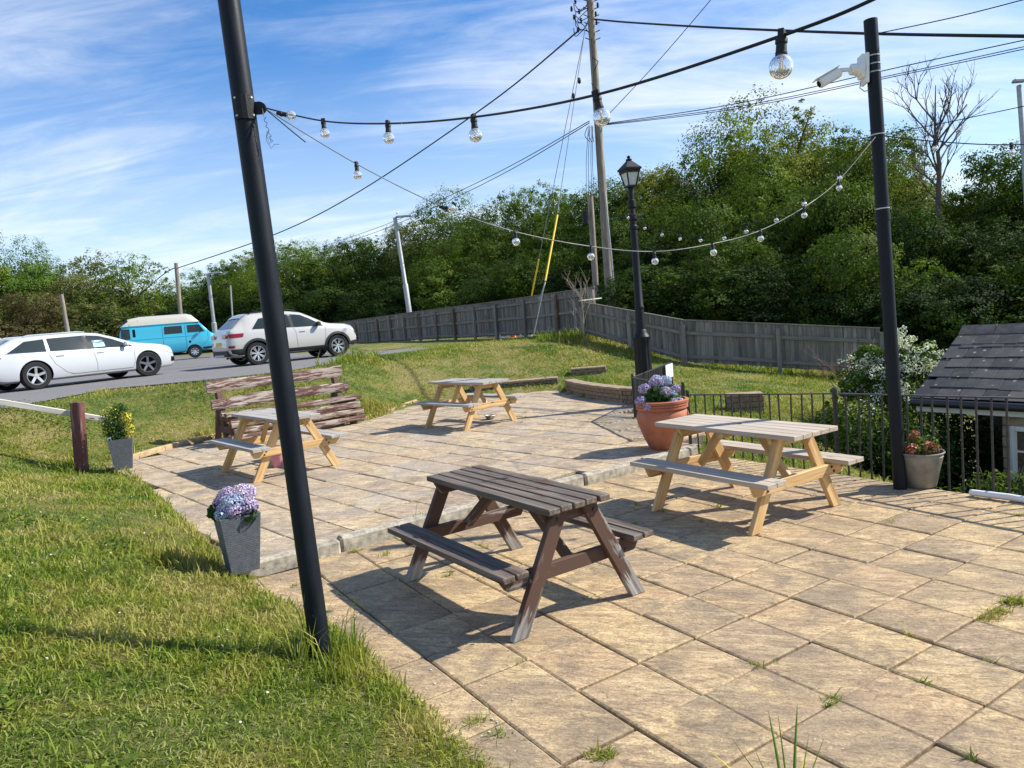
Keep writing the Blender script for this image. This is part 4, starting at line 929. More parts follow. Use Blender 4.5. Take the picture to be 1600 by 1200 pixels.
# ------------------------------------------------------------------ utility pole, guys, wires
UY = 25.8
ub = at(955, 505, UY); ut = at(914, -120, UY); UPo = empty('utility_pole', ub, 0, 'tall wooden utility pole with a tangle of insulators, behind the fence corner', 'utility pole')
o = MB(); axu = (Vector(ut)-ub); o.tube([Vector((0, 0, -.6)), axu*.5, axu], [.155, .135, .115], 18); me = o.mesh('pole_shaft', M['pole_wood'], 40)
rotm = axu.to_track_quat('X', 'Y').to_matrix().to_4x4(); me.transform(rotm.inverted()); pl_ = link('pole_shaft', me, UPo); pl_.matrix_local = rotm
def upt(px, py, dy=0): return at(px, py, UY+dy)-ub
o = MB(); o.tube([upt(962, 480, -.2), upt(955, 400, -.2), upt(945, 300, -.18)], .035, 8); o.obj('cable_conduit', M['galv'], UPo, smooth=50)
o = MB(); o.tube([upt(937, 330, -.18), upt(931, 200, -.17), upt(925, 60, -.16)], .018, 6); o.tube([upt(924, 130, -.2), upt(932, 140, -.2), upt(935, 160, -.15)], .015, 5); o.tube([upt(926, 90, -.2), upt(935, 96, -.2), upt(929, 110, -.2)], .015, 5); o.obj('pole_cable', M['rubber'], UPo, smooth=50)
for k, (px, py) in enumerate([(893, 14), (899, 2), (897, 27), (903, 47), (908, 32), (905, 18), (934, 8), (931, 22), (932, 35)]):
    o = MB(); c = upt(px, py, -.2); o.lathe([(.02, -.08), (.045, -.06), (.03, -.03), (.05, 0), (.03, .03), (.04, .06), (.015, .09)], 10, c=tuple(c)); o.obj('insulator', M['iron'], UPo, smooth=50)
for k in range(9):
    rr = random.Random(k+3); o = MB(); a = upt(rr.uniform(893, 908), rr.uniform(0, 45), -.25); e = upt(917+rr.uniform(0, 4), rr.uniform(0, 55), -.15); m1 = (a+e)/2+Vector((rr.uniform(-.2, .1), 0, rr.uniform(-.45, .1)))
    o.tube(smooth_pts([a, m1, e], 6), .014, 5); o.obj('jumper_wire', M['rubber'], UPo, smooth=60)
for k in range(7):
    o = MB(); y_ = -10+k*12; o.tube([upt(917+k*.7, y_, -.12), upt(910+k*.7, y_-3, -.12)], .016, 5); o.tube([upt(927+k*.7, y_, -.1), upt(934+k*.7, y_-3, -.1)], .016, 5); o.obj('climbing_step', M['iron'], UPo)
cable('thick black overhead cable from the utility pole out to the right edge', [(929, 30, UY-.2), (985, 35, 24), (1120, 43, 20), (1350, 52, 15), (1650, 57, 11)], .030)
cable('black overhead cable from the utility pole down to the far left pole', [(905, 47, UY), (760, 165, 32), (560, 300, 40), (430, 366, 44), (277, 419, 52)], .030)
cable('black overhead cable leaving the far left pole to the left edge', [(274, 418, 52), (255, 429, 56), (200, 470, 66), (120, 500, 70)], .035)
cable('upper of two thin parallel wires from the pole down behind the left trees', [(921, 189, UY), (800, 258, 32), (700, 307, 40), (600, 352, 50), (490, 390, 60)], .016)
cable('lower of two thin parallel wires from the pole down behind the left trees', [(921, 192, UY), (800, 264, 32), (700, 314, 40), (600, 358, 50), (490, 396, 60)], .016)
cable('thin wire from the utility pole to the upper right, topmost of three', [(940, 194, UY), (1150, 162, 24), (1400, 106, 21), (1650, 52, 18)], .014)
cable('thin wire from the utility pole to the upper right, middle of three', [(940, 195, UY), (1150, 167, 24), (1400, 116, 21), (1650, 62, 18)], .012)
cable('thin wire from the utility pole to the upper right, lowest of three', [(940, 196, UY), (1150, 170, 24), (1400, 119, 21), (1650, 66, 18)], .012)
cable('thin wire rising steeply from the utility pole to the top edge', [(943, 187, UY), (1020, 105, 24), (1112, -2, 22), (1140, -40, 21)], .012)
cable('thin dark cable from the right black pole rising to the upper right corner', [(1372, 52, 6.6), (1440, 38, 6.4), (1520, 20, 6.1), (1650, -14, 5.7)], .0045)
cable('thin wire crossing behind the dead tree to the right edge', [(1295, 226, 27), (1390, 208, 25), (1470, 193, 24), (1590, 168, 22), (1650, 155, 21)], .014)
cable('faint wire low in the sky to the right of the dead tree', [(1500, 280, 30), (1560, 275, 29), (1650, 265, 28)], .010)
def guy(label, top, mid, y0, y1, end, wm=M['grey_cable']):
    o0 = at(*end); t = empty('guy_wire', o0, 0, label, 'guy wire', 'guy wires of the utility pole')
    o = MB(); o.tube([at(*top)-o0, at(*mid)-o0], .012, 5); o.tube([at(*y1)-o0, at(*end)-o0], .012, 5); o.obj('wire', wm, t)
    o = MB(); o.tube([at(*y0)-o0, at(*y1)-o0], .029, 10); o.obj('yellow_sleeve', M['yellow'], t, smooth=50); return t
g1 = guy('guy wire with a long yellow sleeve reaching the grass in front of the fence', (912, 60, 25.6), (871, 333, 22.6), (871, 336, 22.6), (852, 439, 21.4), (834, 523, 20.5))
o = MB(); p_ = at(872, 316, 22.8)-at(834, 523, 20.5)
for a, c in (((-.14, 0, 0), (.14, 0, .02)), ((-.10, 0, .0), (-.12, 0, .07)), ((.09, 0, 0), (.13, 0, .07)), ((0, 0, -.25), (0, 0, .02))): o.tube([p_+Vector(a), p_+Vector(c)], .022, 6)
o.obj('wire_clamp', M['galv'], g1)
o = MB(); q_ = at(852, 441, 21.4)-at(834, 523, 20.5); q2 = at(843, 470, 21.1)-at(834, 523, 20.5); o.tube([q_, q2], .022, 6); o.obj('turnbuckle', M['galv'], g1)
g2 = guy('shorter yellow sleeved guy wire whose foot is hidden behind the fence', (914, 48, 26), (842, 404, 27.5), (842, 405, 27.5), (829, 470, 27.9), (822, 500, 28.2))
for g_, (px, py, Y_) in ((g1, (905, 126, 25.0)), (g2, (896, 150, 26.4))):
    o = MB(); p_ = at(px, py, Y_)-g_.location; o.lathe([(.02, -.10), (.055, -.07), (.055, .07), (.02, .10)], 10, c=tuple(p_)); o.obj('strain_insulator', M['rubber'], g_, smooth=50)
sb = at(934, 500, 27.5); st_ = at(922, 306, 27.5); so_ = empty('short_pole', sb, 0, 'short pale wooden pole with a grey box beside the tall utility pole', 'pole')
o = MB(); axs = Vector(st_)-sb; o.tube([Vector((0, 0, -.5)), axs], [.12, .11], 14); me = o.mesh('pole_shaft', M['pole_wood'], 40); rm = axs.to_track_quat('X', 'Y').to_matrix().to_4x4(); me.transform(rm.inverted()); z_ = link('pole_shaft', me, so_); z_.matrix_local = rm
o = MB(); o.box(at(914, 340, 27.2)-sb, (.16, .18, .50)); o.obj('meter_box', M['cladding'], so_, bevel=.01)
o = MB()
for dx in (-5, -1, 4, 7): o.tube([at(921+dx, 306, 27.4)-sb, at(920+dx*.8, 250, 27)-sb, at(922+dx*.5, 196, 26.2)-sb], .009, 4)
for k in range(4): o.tube(smooth_pts([at(918+4*k, 198, 26)-sb, at(914+6*k, 212, 26)-sb, at(922+3*k, 222, 26)-sb], 5), .012, 4)
o.obj('service_wires', M['rubber'], so_)
def steel_column(label, base, top, r0, r1, head, mat_, name='street_lamp', group='street lamps by the car park'):
    b0 = at(*base); t0 = at(*top); t = empty(name, b0, 0, label, 'street lamp', group)
    o = MB(); o.tube([Vector((0, 0, -.5)), (t0-b0)*.35, (t0-b0)*.36, t0-b0], [r0, r0, r1, r1], 12); o.obj('column', mat_, t, smooth=40)
    o = MB(); h0 = t0-b0; o.box(h0+Vector((head[0]/2, 0, head[2])), (abs(head[0]), head[1], .09), taper=.8); o.obj('lamp_head', mat_ if head[0] > 0 else M['cladding'], t, bevel=.02); return t
s1_ = steel_column('tall grey street lamp with a flat head behind the left fence', (642, 500, 35), (617, 340, 35), .125, .095, (.85, .2, .03), M['galv'])
o = MB(); o.lathe([(.05, 0), (.06, .05), (.03, .09)], 8, c=tuple(at(621, 334, 35)-at(642, 500, 35))); o.obj('photocell', M['white_plastic'], s1_)
steel_column('grey street lamp with a flat head standing beside the campervan', (339, 545, 44), (325, 428, 44), .15, .10, (.85, .22, .03), M['galv'])
steel_column('thin pole with a small floodlight behind the car park', (366, 540, 46), (360, 446, 46), .055, .05, (-.5, .25, .1), M['galv'])
steel_column('grey street lamp with a blocky head at the right edge of the photo', (1606, 330, 24), (1592, 135, 24), .085, .07, (.001, .2, .0), M['galv'])
o = MB(); o.box((0, 0, 0), (.42, .20, .12), taper=.8); so2 = [x for x in bpy.data.objects if x.name.startswith('street_lamp')][-1]
hh = o.obj('lantern', M['galv'], so2, bevel=.03); hh.location = at(1592, 126, 24)-at(1606, 330, 24)+Vector((0, 0, 0))
tb = at(286, 540, 52); tt = at(275, 411, 52); o = MB(); axt = Vector(tt)-tb; o.tube([Vector((0, 0, -.5)), axt], [.15, .13], 12); me = o.mesh('telegraph_pole', M['pole_wood'], 40); rm = axt.to_track_quat('X', 'Y').to_matrix().to_4x4(); me.transform(rm.inverted())
z_ = link('telegraph_pole', me); z_.matrix_world = Matrix.Translation(tb) @ rm; tag(z_, 'far wooden telegraph pole rising behind the turquoise campervan', 'utility pole')
tb = at(110, 540, 42); tt = at(96, 460, 42); o = MB(); axt = Vector(tt)-tb; o.tube([Vector((0, 0, -.5)), axt], [.12, .10], 10); me = o.mesh('leaning_pole', M['pole_wood'], 40); rm = axt.to_track_quat('X', 'Y').to_matrix().to_4x4(); me.transform(rm.inverted())
z_ = link('leaning_pole', me); z_.matrix_world = Matrix.Translation(tb) @ rm; tag(z_, 'thin leaning wooden pole among trees behind the white estate car', 'pole')

# ------------------------------------------------------------------ victorian lamp post
lm = Vector((2.33, 12.75, .03)); ltop = at(982, 245, 12.75); LMh = ltop.z-lm.z; lo = empty('lamp_post', lm, 0, 'black ornate Victorian lamp post with a fluted base and glass lantern', 'lamp post')
lean = Vector((ltop.x-lm.x, 0, LMh)).normalized(); lo.rotation_euler = (0, math.atan2(lean.x, lean.z), 0)
hb = 1.55/5.0*LMh; H_ = LMh
b = MB()
for seg_ in range(1): pass
nfl = 12; prof = [(.18, 0), (.185, .06), (.155, .10), (.150, .25), (.148, .9), (.150, hb-.14), (.155, hb-.08), (.13, hb-.04)]
vs = []; nn = 48
for r_, z_ in prof:
    for j in range(nn):
        t_ = 2*PI*j/nn; rr_ = r_*(1-.10*(abs(math.cos(t_*nfl/2))**3 if .1 < z_ < hb-.1 else 0)); vs.append((rr_*math.cos(t_), rr_*math.sin(t_), z_))
b.add(vs, [(i*nn+j, i*nn+(j+1) % nn, (i+1)*nn+(j+1) % nn, (i+1)*nn+j) for i in range(len(prof)-1) for j in range(nn)]); b.obj('fluted_base', M['iron'], lo, smooth=30)
zl = H_*(1-.118)      # underside of the lantern
b = MB(); b.lathe([(.13, hb-.04), (.105, hb), (.10, hb+.03), (.085, hb+.05), (.078, hb+.4), (.085, hb+.41), (.085, hb+.45), (.072, hb+.47), (.062, H_*.64), (.058, H_*.715), (.075, H_*.72), (.075, H_*.73), (.058, H_*.735), (.056, H_*.75), (.078, H_*.757), (.078, H_*.775), (.05, H_*.78), (.042, H_*.80), (.075, H_*.805), (.07, H_*.83), (.045, H_*.835), (.05, zl-.06), (.035, zl)], 20, cap=False); b.obj('shaft', M['iron'], lo, smooth=35)
b = MB(); zc2 = H_*.765
for s in (-1, 1): b.tube([(0, 0, zc2), (s*.20, 0, zc2)], .014, 8); b.lathe([(.0, -.03), (.022, -.015), (.022, .015), (0, .03)], 8, c=(s*.21, 0, zc2))
b.obj('ladder_bar', M['iron'], lo, smooth=50)
def frus(b, z0, r0, z1, r1, mi=0, rot=R(20)):
    vs = [(r_*math.cos(rot+PI/4+k*PI/2), r_*math.sin(rot+PI/4+k*PI/2), z_) for z_, r_ in ((z0, r0), (z1, r1)) for k in range(4)]
    b.add(vs, [(3, 2, 1, 0), (4, 5, 6, 7)]+[(k, (k+1) % 4, 4+(k+1) % 4, 4+k) for k in range(4)], mi)
g0, g1_ = zl+.03, H_*.948; r0_, r1_ = .10, .178
for k in range(4):
    a = R(20)+PI/4+k*PI/2; b = MB(); a2 = a+PI/2
    p = [Vector((r*math.cos(t), r*math.sin(t), z_)) for r, z_ in ((r0_-.01, g0), (r1_-.01, g1_)) for t in (a, a2)]
    nrm = (p[1]-p[0]).cross(p[2]-p[0]).normalized()*.003
    b.add([p[0]-nrm, p[1]-nrm, p[3]-nrm, p[2]-nrm, p[0]+nrm, p[1]+nrm, p[3]+nrm, p[2]+nrm], [(0, 1, 2, 3), (7, 6, 5, 4), (0, 4, 5, 1), (1, 5, 6, 2), (2, 6, 7, 3), (3, 7, 4, 0)]); b.obj('lantern_pane', M['lantern_glass'], lo)
b = MB()
for k in range(4):
    a = R(20)+PI/4+k*PI/2; b.tube([(r0_*math.cos(a), r0_*math.sin(a), g0), (r1_*math.cos(a), r1_*math.sin(a), g1_)], .013, 6)
frus(b, g0-.03, r0_+.01, g0, r0_+.015); frus(b, g1_-.05, r1_+.005, g1_, r1_+.015); b.obj('lantern_frame', M['iron'], lo)
b = MB(); frus(b, g1_, r1_+.035, g1_+.03, r1_+.04); frus(b, g1_+.031, r1_+.03, H_*.985, .045); b.lathe([(.05, H_*.984), (.055, H_*.99), (.02, H_*.993), (.035, H_), (.0, H_*1.006)], 10); b.obj('lantern_roof', M['iron'], lo)

# ------------------------------------------------------------------ railings
def railing(label, pts, bars_gap, name='railing', post_at=None, hz_top=None, board_=None):
    """pts: list of (x, y, base z, top z)"""
    o0 = Vector(pts[0][:3]); t = empty(name, o0, 0, label, 'railing', 'black iron railings')
    for a, c in zip(pts, pts[1:]):
        A, C_ = Vector(a[:2]+(a[3],)), Vector(c[:2]+(c[3],)); o = MB(); o.beam(A-o0, C_-o0, .038, .012); o.obj('top_rail', M['rail_iron'], t)
        L_ = (Vector(a[:2])-Vector(c[:2])).length; n = max(1, round(L_/bars_gap))
        for k in range(1, n):
            f = k/n; x_, y_ = a[0]+(c[0]-a[0])*f, a[1]+(c[1]-a[1])*f; z0, z1 = a[2]+(c[2]-a[2])*f, a[3]+(c[3]-a[3])*f
            h = z1-z0; key = ('bar', round(h, 1))
            if key not in _bm: o = MB(); o.tube([(0, 0, 0), (0, 0, 1)], .0098, 8); _bm[key] = o.mesh('bar', M['rail_iron'], 50)
            q_ = link('bar', _bm[key], t); q_.location = Vector((x_, y_, z0))-o0; q_.scale = (1, 1, h); q_.rotation_euler = (random.gauss(0, .008), random.gauss(0, .008), 0)
    for a in (post_at or pts):
        o = MB(); o.box((a[0]-o0.x, a[1]-o0.y, (a[2]+a[3]+.045)/2-o0.z), (.034, .034, a[3]-a[2]+.045)); o.lathe([(.024, a[3]-o0.z+.045), (.02, a[3]-o0.z+.06)], 8, c=(a[0]-o0.x, a[1]-o0.y, 0)); o.obj('post', M['rail_iron'], t)
    return t
q0 = at(1074, 617, 8.9); q1 = at(1304, 615, 7.35); q2 = at(1600, 622, 5.86); q3 = q2+(q2-q1)*.9
railing('long black railing along the right edge of the patio behind the pine table', [(q0.x, q0.y, -.06, q0.z), (q1.x, q1.y, -.10, q1.z), (q2.x, q2.y, -.12, q2.z), (q3.x, q3.y, -.12, q3.z)], .127, post_at=[(q0.x, q0.y, -.06, q0.z), (q1.x, q1.y, -.10, q1.z), (q3.x, q3.y, -.12, q3.z)])
k1 = at(988, 590, 11.5); k2 = at(1048, 566, 13.7); k3 = at(1067, 604, 9.5)
rg = railing('angled black railing corner with a white notice, behind the terracotta pot', [(k2.x, k2.y, .05, k2.z), (k1.x, k1.y, .08, k1.z), (k3.x, k3.y, .02, k3.z)], .078, name='corner_railing')
for c_ in rg.children:
    if c_.name.startswith('bar'): c_.scale = (1.35, 1.35, c_.scale[2])
nb = [at(1035, 572, 13.1), at(1049, 566, 13.62), at(1052, 587, 13.62), at(1037, 594, 13.1)]; cN = sum(nb, Vector())/4; e_ = (nb[1]-nb[0]).normalized(); e_.z = 0; e_.normalize(); nn_ = Vector((-e_.y, e_.x, 0))
if nn_.y > 0: nn_ = -nn_
b = MB(); rot = Matrix((e_, nn_, Vector((0, 0, 1)))).transposed(); b.box(cN+nn_*.03, (.46, .008, .25), rot=rot); nbo = b.obj('notice_board', M['white_plastic'], label='blank white notice fixed to the corner railing', cat='sign')
rng_ = random.Random(4); b = MB()
# ------------------------------------------------------------------ fences
def close_fence(label, pts, rails, group, bay, brown=(), maxb=300, n0=0):
    """pts: (x, y, z base, z top)"""
    o0 = Vector(pts[0][:3]); t = empty('board_fence', o0, 0, label, 'fence', group); cnt = 0; rest = MB(); bw_ = .098; pc_ = 0
    key = 'fb'; o = MB(); o.box((0, 0, .5), (bw_-.004, .016, 1)); bme = o.mesh('fence_board', M['fence_v']); o = MB(); o.box((0, 0, .5), (.10, .085, 1)); pme = o.mesh('fence_post', M['fence_v']); o = MB(); o.box((0, 0, .5), (.10, .085, 1)); pmb = o.mesh('fence_post', M['fence_brown'])
    for a, c in zip(pts, pts[1:]):
        A, C_ = Vector(a[:2]), Vector(c[:2]); L_ = (C_-A).length; d = (C_-A)/L_; yaw = math.atan2(d.y, d.x); n = int(L_/bw_); nr = Vector((d.y, -d.x)); nr = nr if nr.y < 0 else -nr
        for k in range(n):
            f = (k+.5)/n; p = A+(C_-A)*f; z0 = a[2]+(c[2]-a[2])*f+random.gauss(0, .008); z1 = a[3]+(c[3]-a[3])*f+random.gauss(0, .004)
            off = .012 if k % 2 else 0
            if cnt < maxb:
                q_ = link('fence_board', bme, t); q_.location = (p.x-o0.x-nr.x*off, p.y-o0.y-nr.y*off, z0+.06-o0.z); q_.scale = (1.06, 1, z1-z0-.06); q_.rotation_euler = (0, random.gauss(0, .006), yaw)
            else: rest.box((p.x-o0.x-nr.x*off, p.y-o0.y-nr.y*off, (z0+z1+.06)/2-o0.z), (bw_, .016, z1-z0-.06), rot=Matrix.Rotation(yaw, 3, 'Z'))
            cnt += 1
        m_ = max(1, round(L_/bay))
        for k in range(m_+1):
            f = k/m_; p = A+(C_-A)*f+nr*.075; z0 = a[2]+(c[2]-a[2])*f; z1 = a[3]+(c[3]-a[3])*f
            q_ = link('fence_post', pmb if pc_ in brown else pme, t); q_.location = (p.x-o0.x, p.y-o0.y, z0-.3-o0.z); q_.scale = (1, 1, z1-z0+.3-.10+random.uniform(-.04, .04)); q_.rotation_euler = (random.gauss(0, .012), random.gauss(0, .015), yaw); pc_ += 1
        for rf_ in rails:
            for k in range(m_):
                f0, f1_ = k/m_, (k+1)/m_; pa = A+(C_-A)*f0+nr*.030; pb = A+(C_-A)*f1_+nr*.030
                za = a[2]+(c[2]-a[2])*f0; zb_ = a[2]+(c[2]-a[2])*f1_; ha = (a[3]-a[2])*(1-f0)+(c[3]-c[2])*f0; hb_ = (a[3]-a[2])*(1-f1_)+(c[3]-c[2])*f1_
                board('rail', M['fence'], t, Vector((pa.x, pa.y, za+ha*rf_))-o0, Vector((pb.x, pb.y, zb_+hb_*rf_+random.gauss(0, .012)))-o0, .04, .085, bev=0)
        board('cap_rail', M['fence'], t, Vector((A.x, A.y, a[3]+.008))-o0, Vector((C_.x, C_.y, c[3]+.008))-o0, .06, .025, bev=0)
    if rest.v: rest.obj('far_fence_boards', M['fence'], t, kind='stuff')
    return t
def fp(px, Y_, yb, yt): a = at(px, yb, Y_); c = at(px, yt, Y_); return (a.x, a.y, a.z, c.z)
close_fence('grey board fence stepping down right from the corner behind the lamp post', [fp(915, 21.0, 524, 472), fp(1072, 18.5, 569, 500), fp(1378, 17.0, 588, 513)], (.72, .18), 'weathered board fences', 1.83)
close_fence('long grey board fence receding left behind the cars', [fp(934, 21.6, 521, 448), fp(780, 26.6, 528, 471), fp(660, 32, 533, 486), fp(530, 43, 540, 504), fp(340, 62, 550, 521)], (.86, .50, .12), 'weathered board fences', 1.75, brown=(1, 6, 9, 12, 15))
board_c = board('corner_plank', M['grey_rail'], None, at(906, 470, 20.9), at(938, 466, 21.5), .12, .03); tag(board_c, 'short pale plank bridging the two fences at their corner', 'plank')
b = MB(); c_ = at(802, 522, 26.2); b.lathe([(.09, -.16), (.11, -.1), (.08, .1), (.03, .16)], 10, c=(0, 0, 0)); o = b.obj('orange_marker', M['orange'], label='small orange object on the ground at the foot of the long fence', cat='marker', smooth=50); o.location = c_
for k, (px, py, Y_, w_) in enumerate([(790, 526, 26.4, .9), (822, 523, 25.2, .5)]):
    b = MB(); c_ = at(px, py, Y_); b.box((0, 0, 0), (w_, .06, .26), rot=Matrix.Rotation(R(-38), 3, 'Z')); o = b.obj('pale_board', M['white_wood'], label=('wide pale panel under the long fence beside the orange object', 'narrow pale panel under the long fence right of the orange object')[k], cat='panel', group='pale panels under the fence', bevel=.01); o.location = c_
# white pipe on the paving edge
pa_, pb_ = gnd(1516, 771, .03), gnd(1640, 789, .03); b = MB(); b.tube([Vector((0, 0, 0)), (pb_-pa_)*.5+Vector((.01, .01, .004)), pb_-pa_], .028, 14); o = b.obj('white_pipe', M['white_plastic'], label='white plastic pipe lying along the patio edge under the railing', cat='pipe', smooth=50); o.location = pa_+Vector((.02, .03, 0))

# ------------------------------------------------------------------ trees
def crown_mesh(name, seed, n, m, lobes=75, base=.0, rad=(.40, .40, .50), leaf=.0165, top=1.0, low=.0):
    rr = np.random.default_rng(seed); P = []; Q = []; V = []; Sz = []
    cs = []
    for k in range(lobes):
        d = rr.normal(size=3); d /= np.linalg.norm(d); f = rr.uniform(.45, 1.0)**.45
        zc_ = .5+d[2]*rad[2]*f*.92; 
        if zc_ < low: continue
        w = 1.0 if zc_ > .35 else .85+.3*zc_
        cs.append((d[0]*rad[0]*f*w, d[1]*rad[1]*f*w, zc_, rr.uniform(.085, .19)*(1.0 if zc_ > .25 else .85)))
    for k in range(int(lobes*.35)):         # ragged sprays at the rim and the top
        d = rr.normal(size=3); d[2] = abs(d[2])*1.2; d /= np.linalg.norm(d); cs.append((d[0]*rad[0]*.98, d[1]*rad[1]*.98, .5+d[2]*rad[2]*rr.uniform(.88, .98), rr.uniform(.045, .08)))
    w = np.array([c[3]**2 for c in cs]); w /= w.sum(); cnt = (w*n*.90).astype(int)
    for c, k in zip(cs, cnt):
        if k < 4: continue
        # each lobe is itself a heap of small sprays
        ns = max(4, int(k/26)); sd = rr.normal(size=(ns, 3)); sd /= np.linalg.norm(sd, axis=1, keepdims=True); sd[:, 2] = sd[:, 2]*.8+.12; sc = np.array(c[:3])+sd*c[3]*rr.uniform(.80, 1.05, (ns, 1))
        pick = rr.integers(0, ns, k); off = rr.normal(size=(k, 3))*c[3]*.13; off[:, 2] *= .7
        p = sc[pick]+off; q = sd[pick]*1.2+rr.normal(0, .42, (k, 3))+np.array([0, 0, .30]); lv = rr.normal(.5, .17)
        P.append(p); Q.append(q); V.append(np.clip(lv+rr.normal(0, .13, ns)[pick]+rr.normal(0, .10, k), 0, 1)); Sz.append(leaf*rr.uniform(.65, 1.35, k))
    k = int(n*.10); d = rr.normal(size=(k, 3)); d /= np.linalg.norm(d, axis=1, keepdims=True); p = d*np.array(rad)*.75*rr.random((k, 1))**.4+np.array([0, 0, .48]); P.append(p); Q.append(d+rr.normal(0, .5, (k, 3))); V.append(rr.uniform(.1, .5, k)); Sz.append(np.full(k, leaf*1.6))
    return leafmesh(name, np.concatenate(P), np.concatenate(Q), np.concatenate(Sz), np.concatenate(V), m, .62)
CR = [crown_mesh('crown', 100+k, 60000, M['leaf_mid'], 44, leaf=.0125) for k in range(4)]
CRT = [crown_mesh('crown', 200+k, 36000, M['leaf_mid'], 55, rad=(.36, .36, .50), leaf=.0145) for k in range(2)]
CRL = crown_mesh('crown', 300, 17000, M['leaf_olive'], 60, rad=(.42, .42, .48), leaf=.015)      # open, airy crown
CRS = [crown_mesh('crown', 400+k, 42000, M['leaf_deep'], 34, rad=(.46, .46, .48), leaf=.0165) for k in range(3)]
def limb_mesh(name, seed, m, h=1.0, spread=.30):
    rr = random.Random(seed); b = MB(); b.tube([(0, 0, -.04), (.01, 0, .2), (-.01, .01, .5), (.0, 0, .82)], [.028, .022, .014, .004], 7)
    for k in range(11):
        a = rr.uniform(0, 6.28); z0 = rr.uniform(.15, .65); r_ = spread*rr.uniform(.6, 1.1); z1 = z0+rr.uniform(.12, .3)
        b.tube([(0, 0, z0), (r_*.5*math.cos(a), r_*.5*math.sin(a), z0+(z1-z0)*.6), (r_*math.cos(a), r_*math.sin(a), z1)], [.012, .007, .002], 5)
    return b.mesh(name, m, 60)
TRK = [limb_mesh('trunk', 31+k, M['bark']) for k in range(3)]
tcount = 0
def tree(px, topy, Y_, w, crown, mat_, label, group='tree line behind the fences', name='tree', zb=None, mt=None, sink=.0):
    global tcount
    top = at(px, topy, Y_); x_ = top.x; z0 = gz(x_, Y_) if zb is None else zb; h = (top.z-z0)/(1.0-sink)
    t = empty(name, (x_, Y_, z0-h*sink), random.uniform(0, 6.28), label, 'tree' if name.endswith('tree') else 'shrub', group); t.scale = (w, w, h)
    c = link('crown', crown, t); c.material_slots[0].link = 'OBJECT'; c.material_slots[0].material = mat_
    if mt is None or mt: link('trunk', TRK[tcount % 3], t)
    tcount += 1; return t
Sp = M['leaf_spring']; D_, Mi, Ol, De, Br, Bt = M['leaf_dark'], M['leaf_mid'], M['leaf_olive'], M['leaf_deep'], M['leaf_brown'], M['leaf_bright']
gT = 'trees of the tree line behind the fences'
for a in [
 (1228, 160, 37, 10.0, CR[0], Sp, 'tallest leafy tree of the tree line with a pointed top, left of the camera pole'),
 (1135, 212, 35, 9.0, CR[1], Mi, 'broad green tree left of the tallest one, right of the lamp post'),
 (1062, 250, 37, 9.0, CR[2], Sp, 'rounded green tree directly right of the lamp post lantern'),
 (1010, 268, 39, 8.0, CR[3], D_, 'green tree directly behind the lamp post lantern'),
 (950, 285, 40, 8.5, CR[1], D_, 'dark green tree directly behind the tall utility pole'),
 (1345, 200, 33, 7.5, CR[2], Mi, 'leafy tree directly left of the camera pole top'),
 (1300, 228, 35, 7.0, CR[3], Mi, 'lower leafy tree between the tallest tree and the camera pole'),
 (1425, 268, 31, 7.0, CR[0], Sp, 'leafy tree right of the camera pole below the dead tree'),
 (1490, 308, 30, 6.5, CR[1], D_, 'leafy tree at the foot of the dead tree, its right side'),
 (1550, 285, 29, 6.0, CR[3], D_, 'leafy tree between the dead tree and the right edge'),
 (1625, 212, 27, 8.0, CR[2], D_, 'dark leafy tree at the right edge of the photo'),
 (1740, 190, 27, 8.0, CR[0], D_, 'dark leafy tree just past the right edge'),
 (880, 305, 46, 8.0, CRT[0], D_, 'narrow green tree behind the yellow sleeved guy wire'),
 (838, 292, 49, 7.0, CRT[1], Mi, 'slender bright green tree with a pointed top left of the yellow guy wire'),
 (793, 305, 50, 7.0, CRT[0], Mi, 'bright green tree whose top stands between two hanging bulbs'),
 (745, 350, 48, 8.0, CR[3], D_, 'low dark tree in the dip left of the bright green pair'),
 (700, 315, 54, 10.0, CR[1], D_, 'broad dark green domed tree right of the tall street lamp'),
 (655, 340, 56, 8.0, CR[2], Ol, 'dark green tree directly behind the tall street lamp, its right side'),
 (592, 366, 58, 9.0, CR[0], D_, 'green tree directly left of the tall street lamp'),
 (540, 368, 60, 9.0, CR[3], D_, 'dark green tree left of the middle of the long fence'),
 (480, 388, 64, 10.0, CR[1], Bt, 'bright green tree just right of the left black pole'),
 (440, 378, 60, 9.0, CR[0], Mi, 'green tree partly hidden by the left black pole'),
 (385, 392, 66, 10.0, CR[2], Mi, 'green tree above the white crossover car, left of the black pole'),
 (333, 410, 66, 8.0, CR[3], Bt, 'green tree behind the street lamp beside the campervan'),
 (285, 442, 72, 8, CR[1], Mi, 'low green tree behind the far telegraph pole'),
 (240, 452, 74, 8, CR[0], Mi, 'low green tree between the telegraph pole and the airy tree'),
 (62, 412, 66, 7, CR[3], Mi, 'green tree left of the pale olive tree at the far left'),
 (0, 378, 58, 9.0, CR[0], Bt, 'tall green tree at the left edge of the photo'),
 (-90, 360, 56, 11.0, CR[1], Mi, 'tall green tree just past the left edge')]: tree(*a, group=gT, mt=True, sink=.03)
tree(118, 392, 62, 9.5, CRL, Ol, 'pale olive open crowned tree above the white estate car', gT, sink=.03)
tree(116, 428, 60, 9.0, CR[2], Ol, 'dull olive tree at the foot of the pale open crowned tree', gT, sink=.05)
tree(196, 398, 60, 9.0, CRL, Mi, 'airy thin leaved tree with sky showing through, above the campervan', gT, sink=.03)
tree(185, 452, 61, 9.0, CR[1], Ol, 'olive tree beneath the airy thin leaved tree', gT, sink=.05)
gS = 'dense shrubs behind the fences'
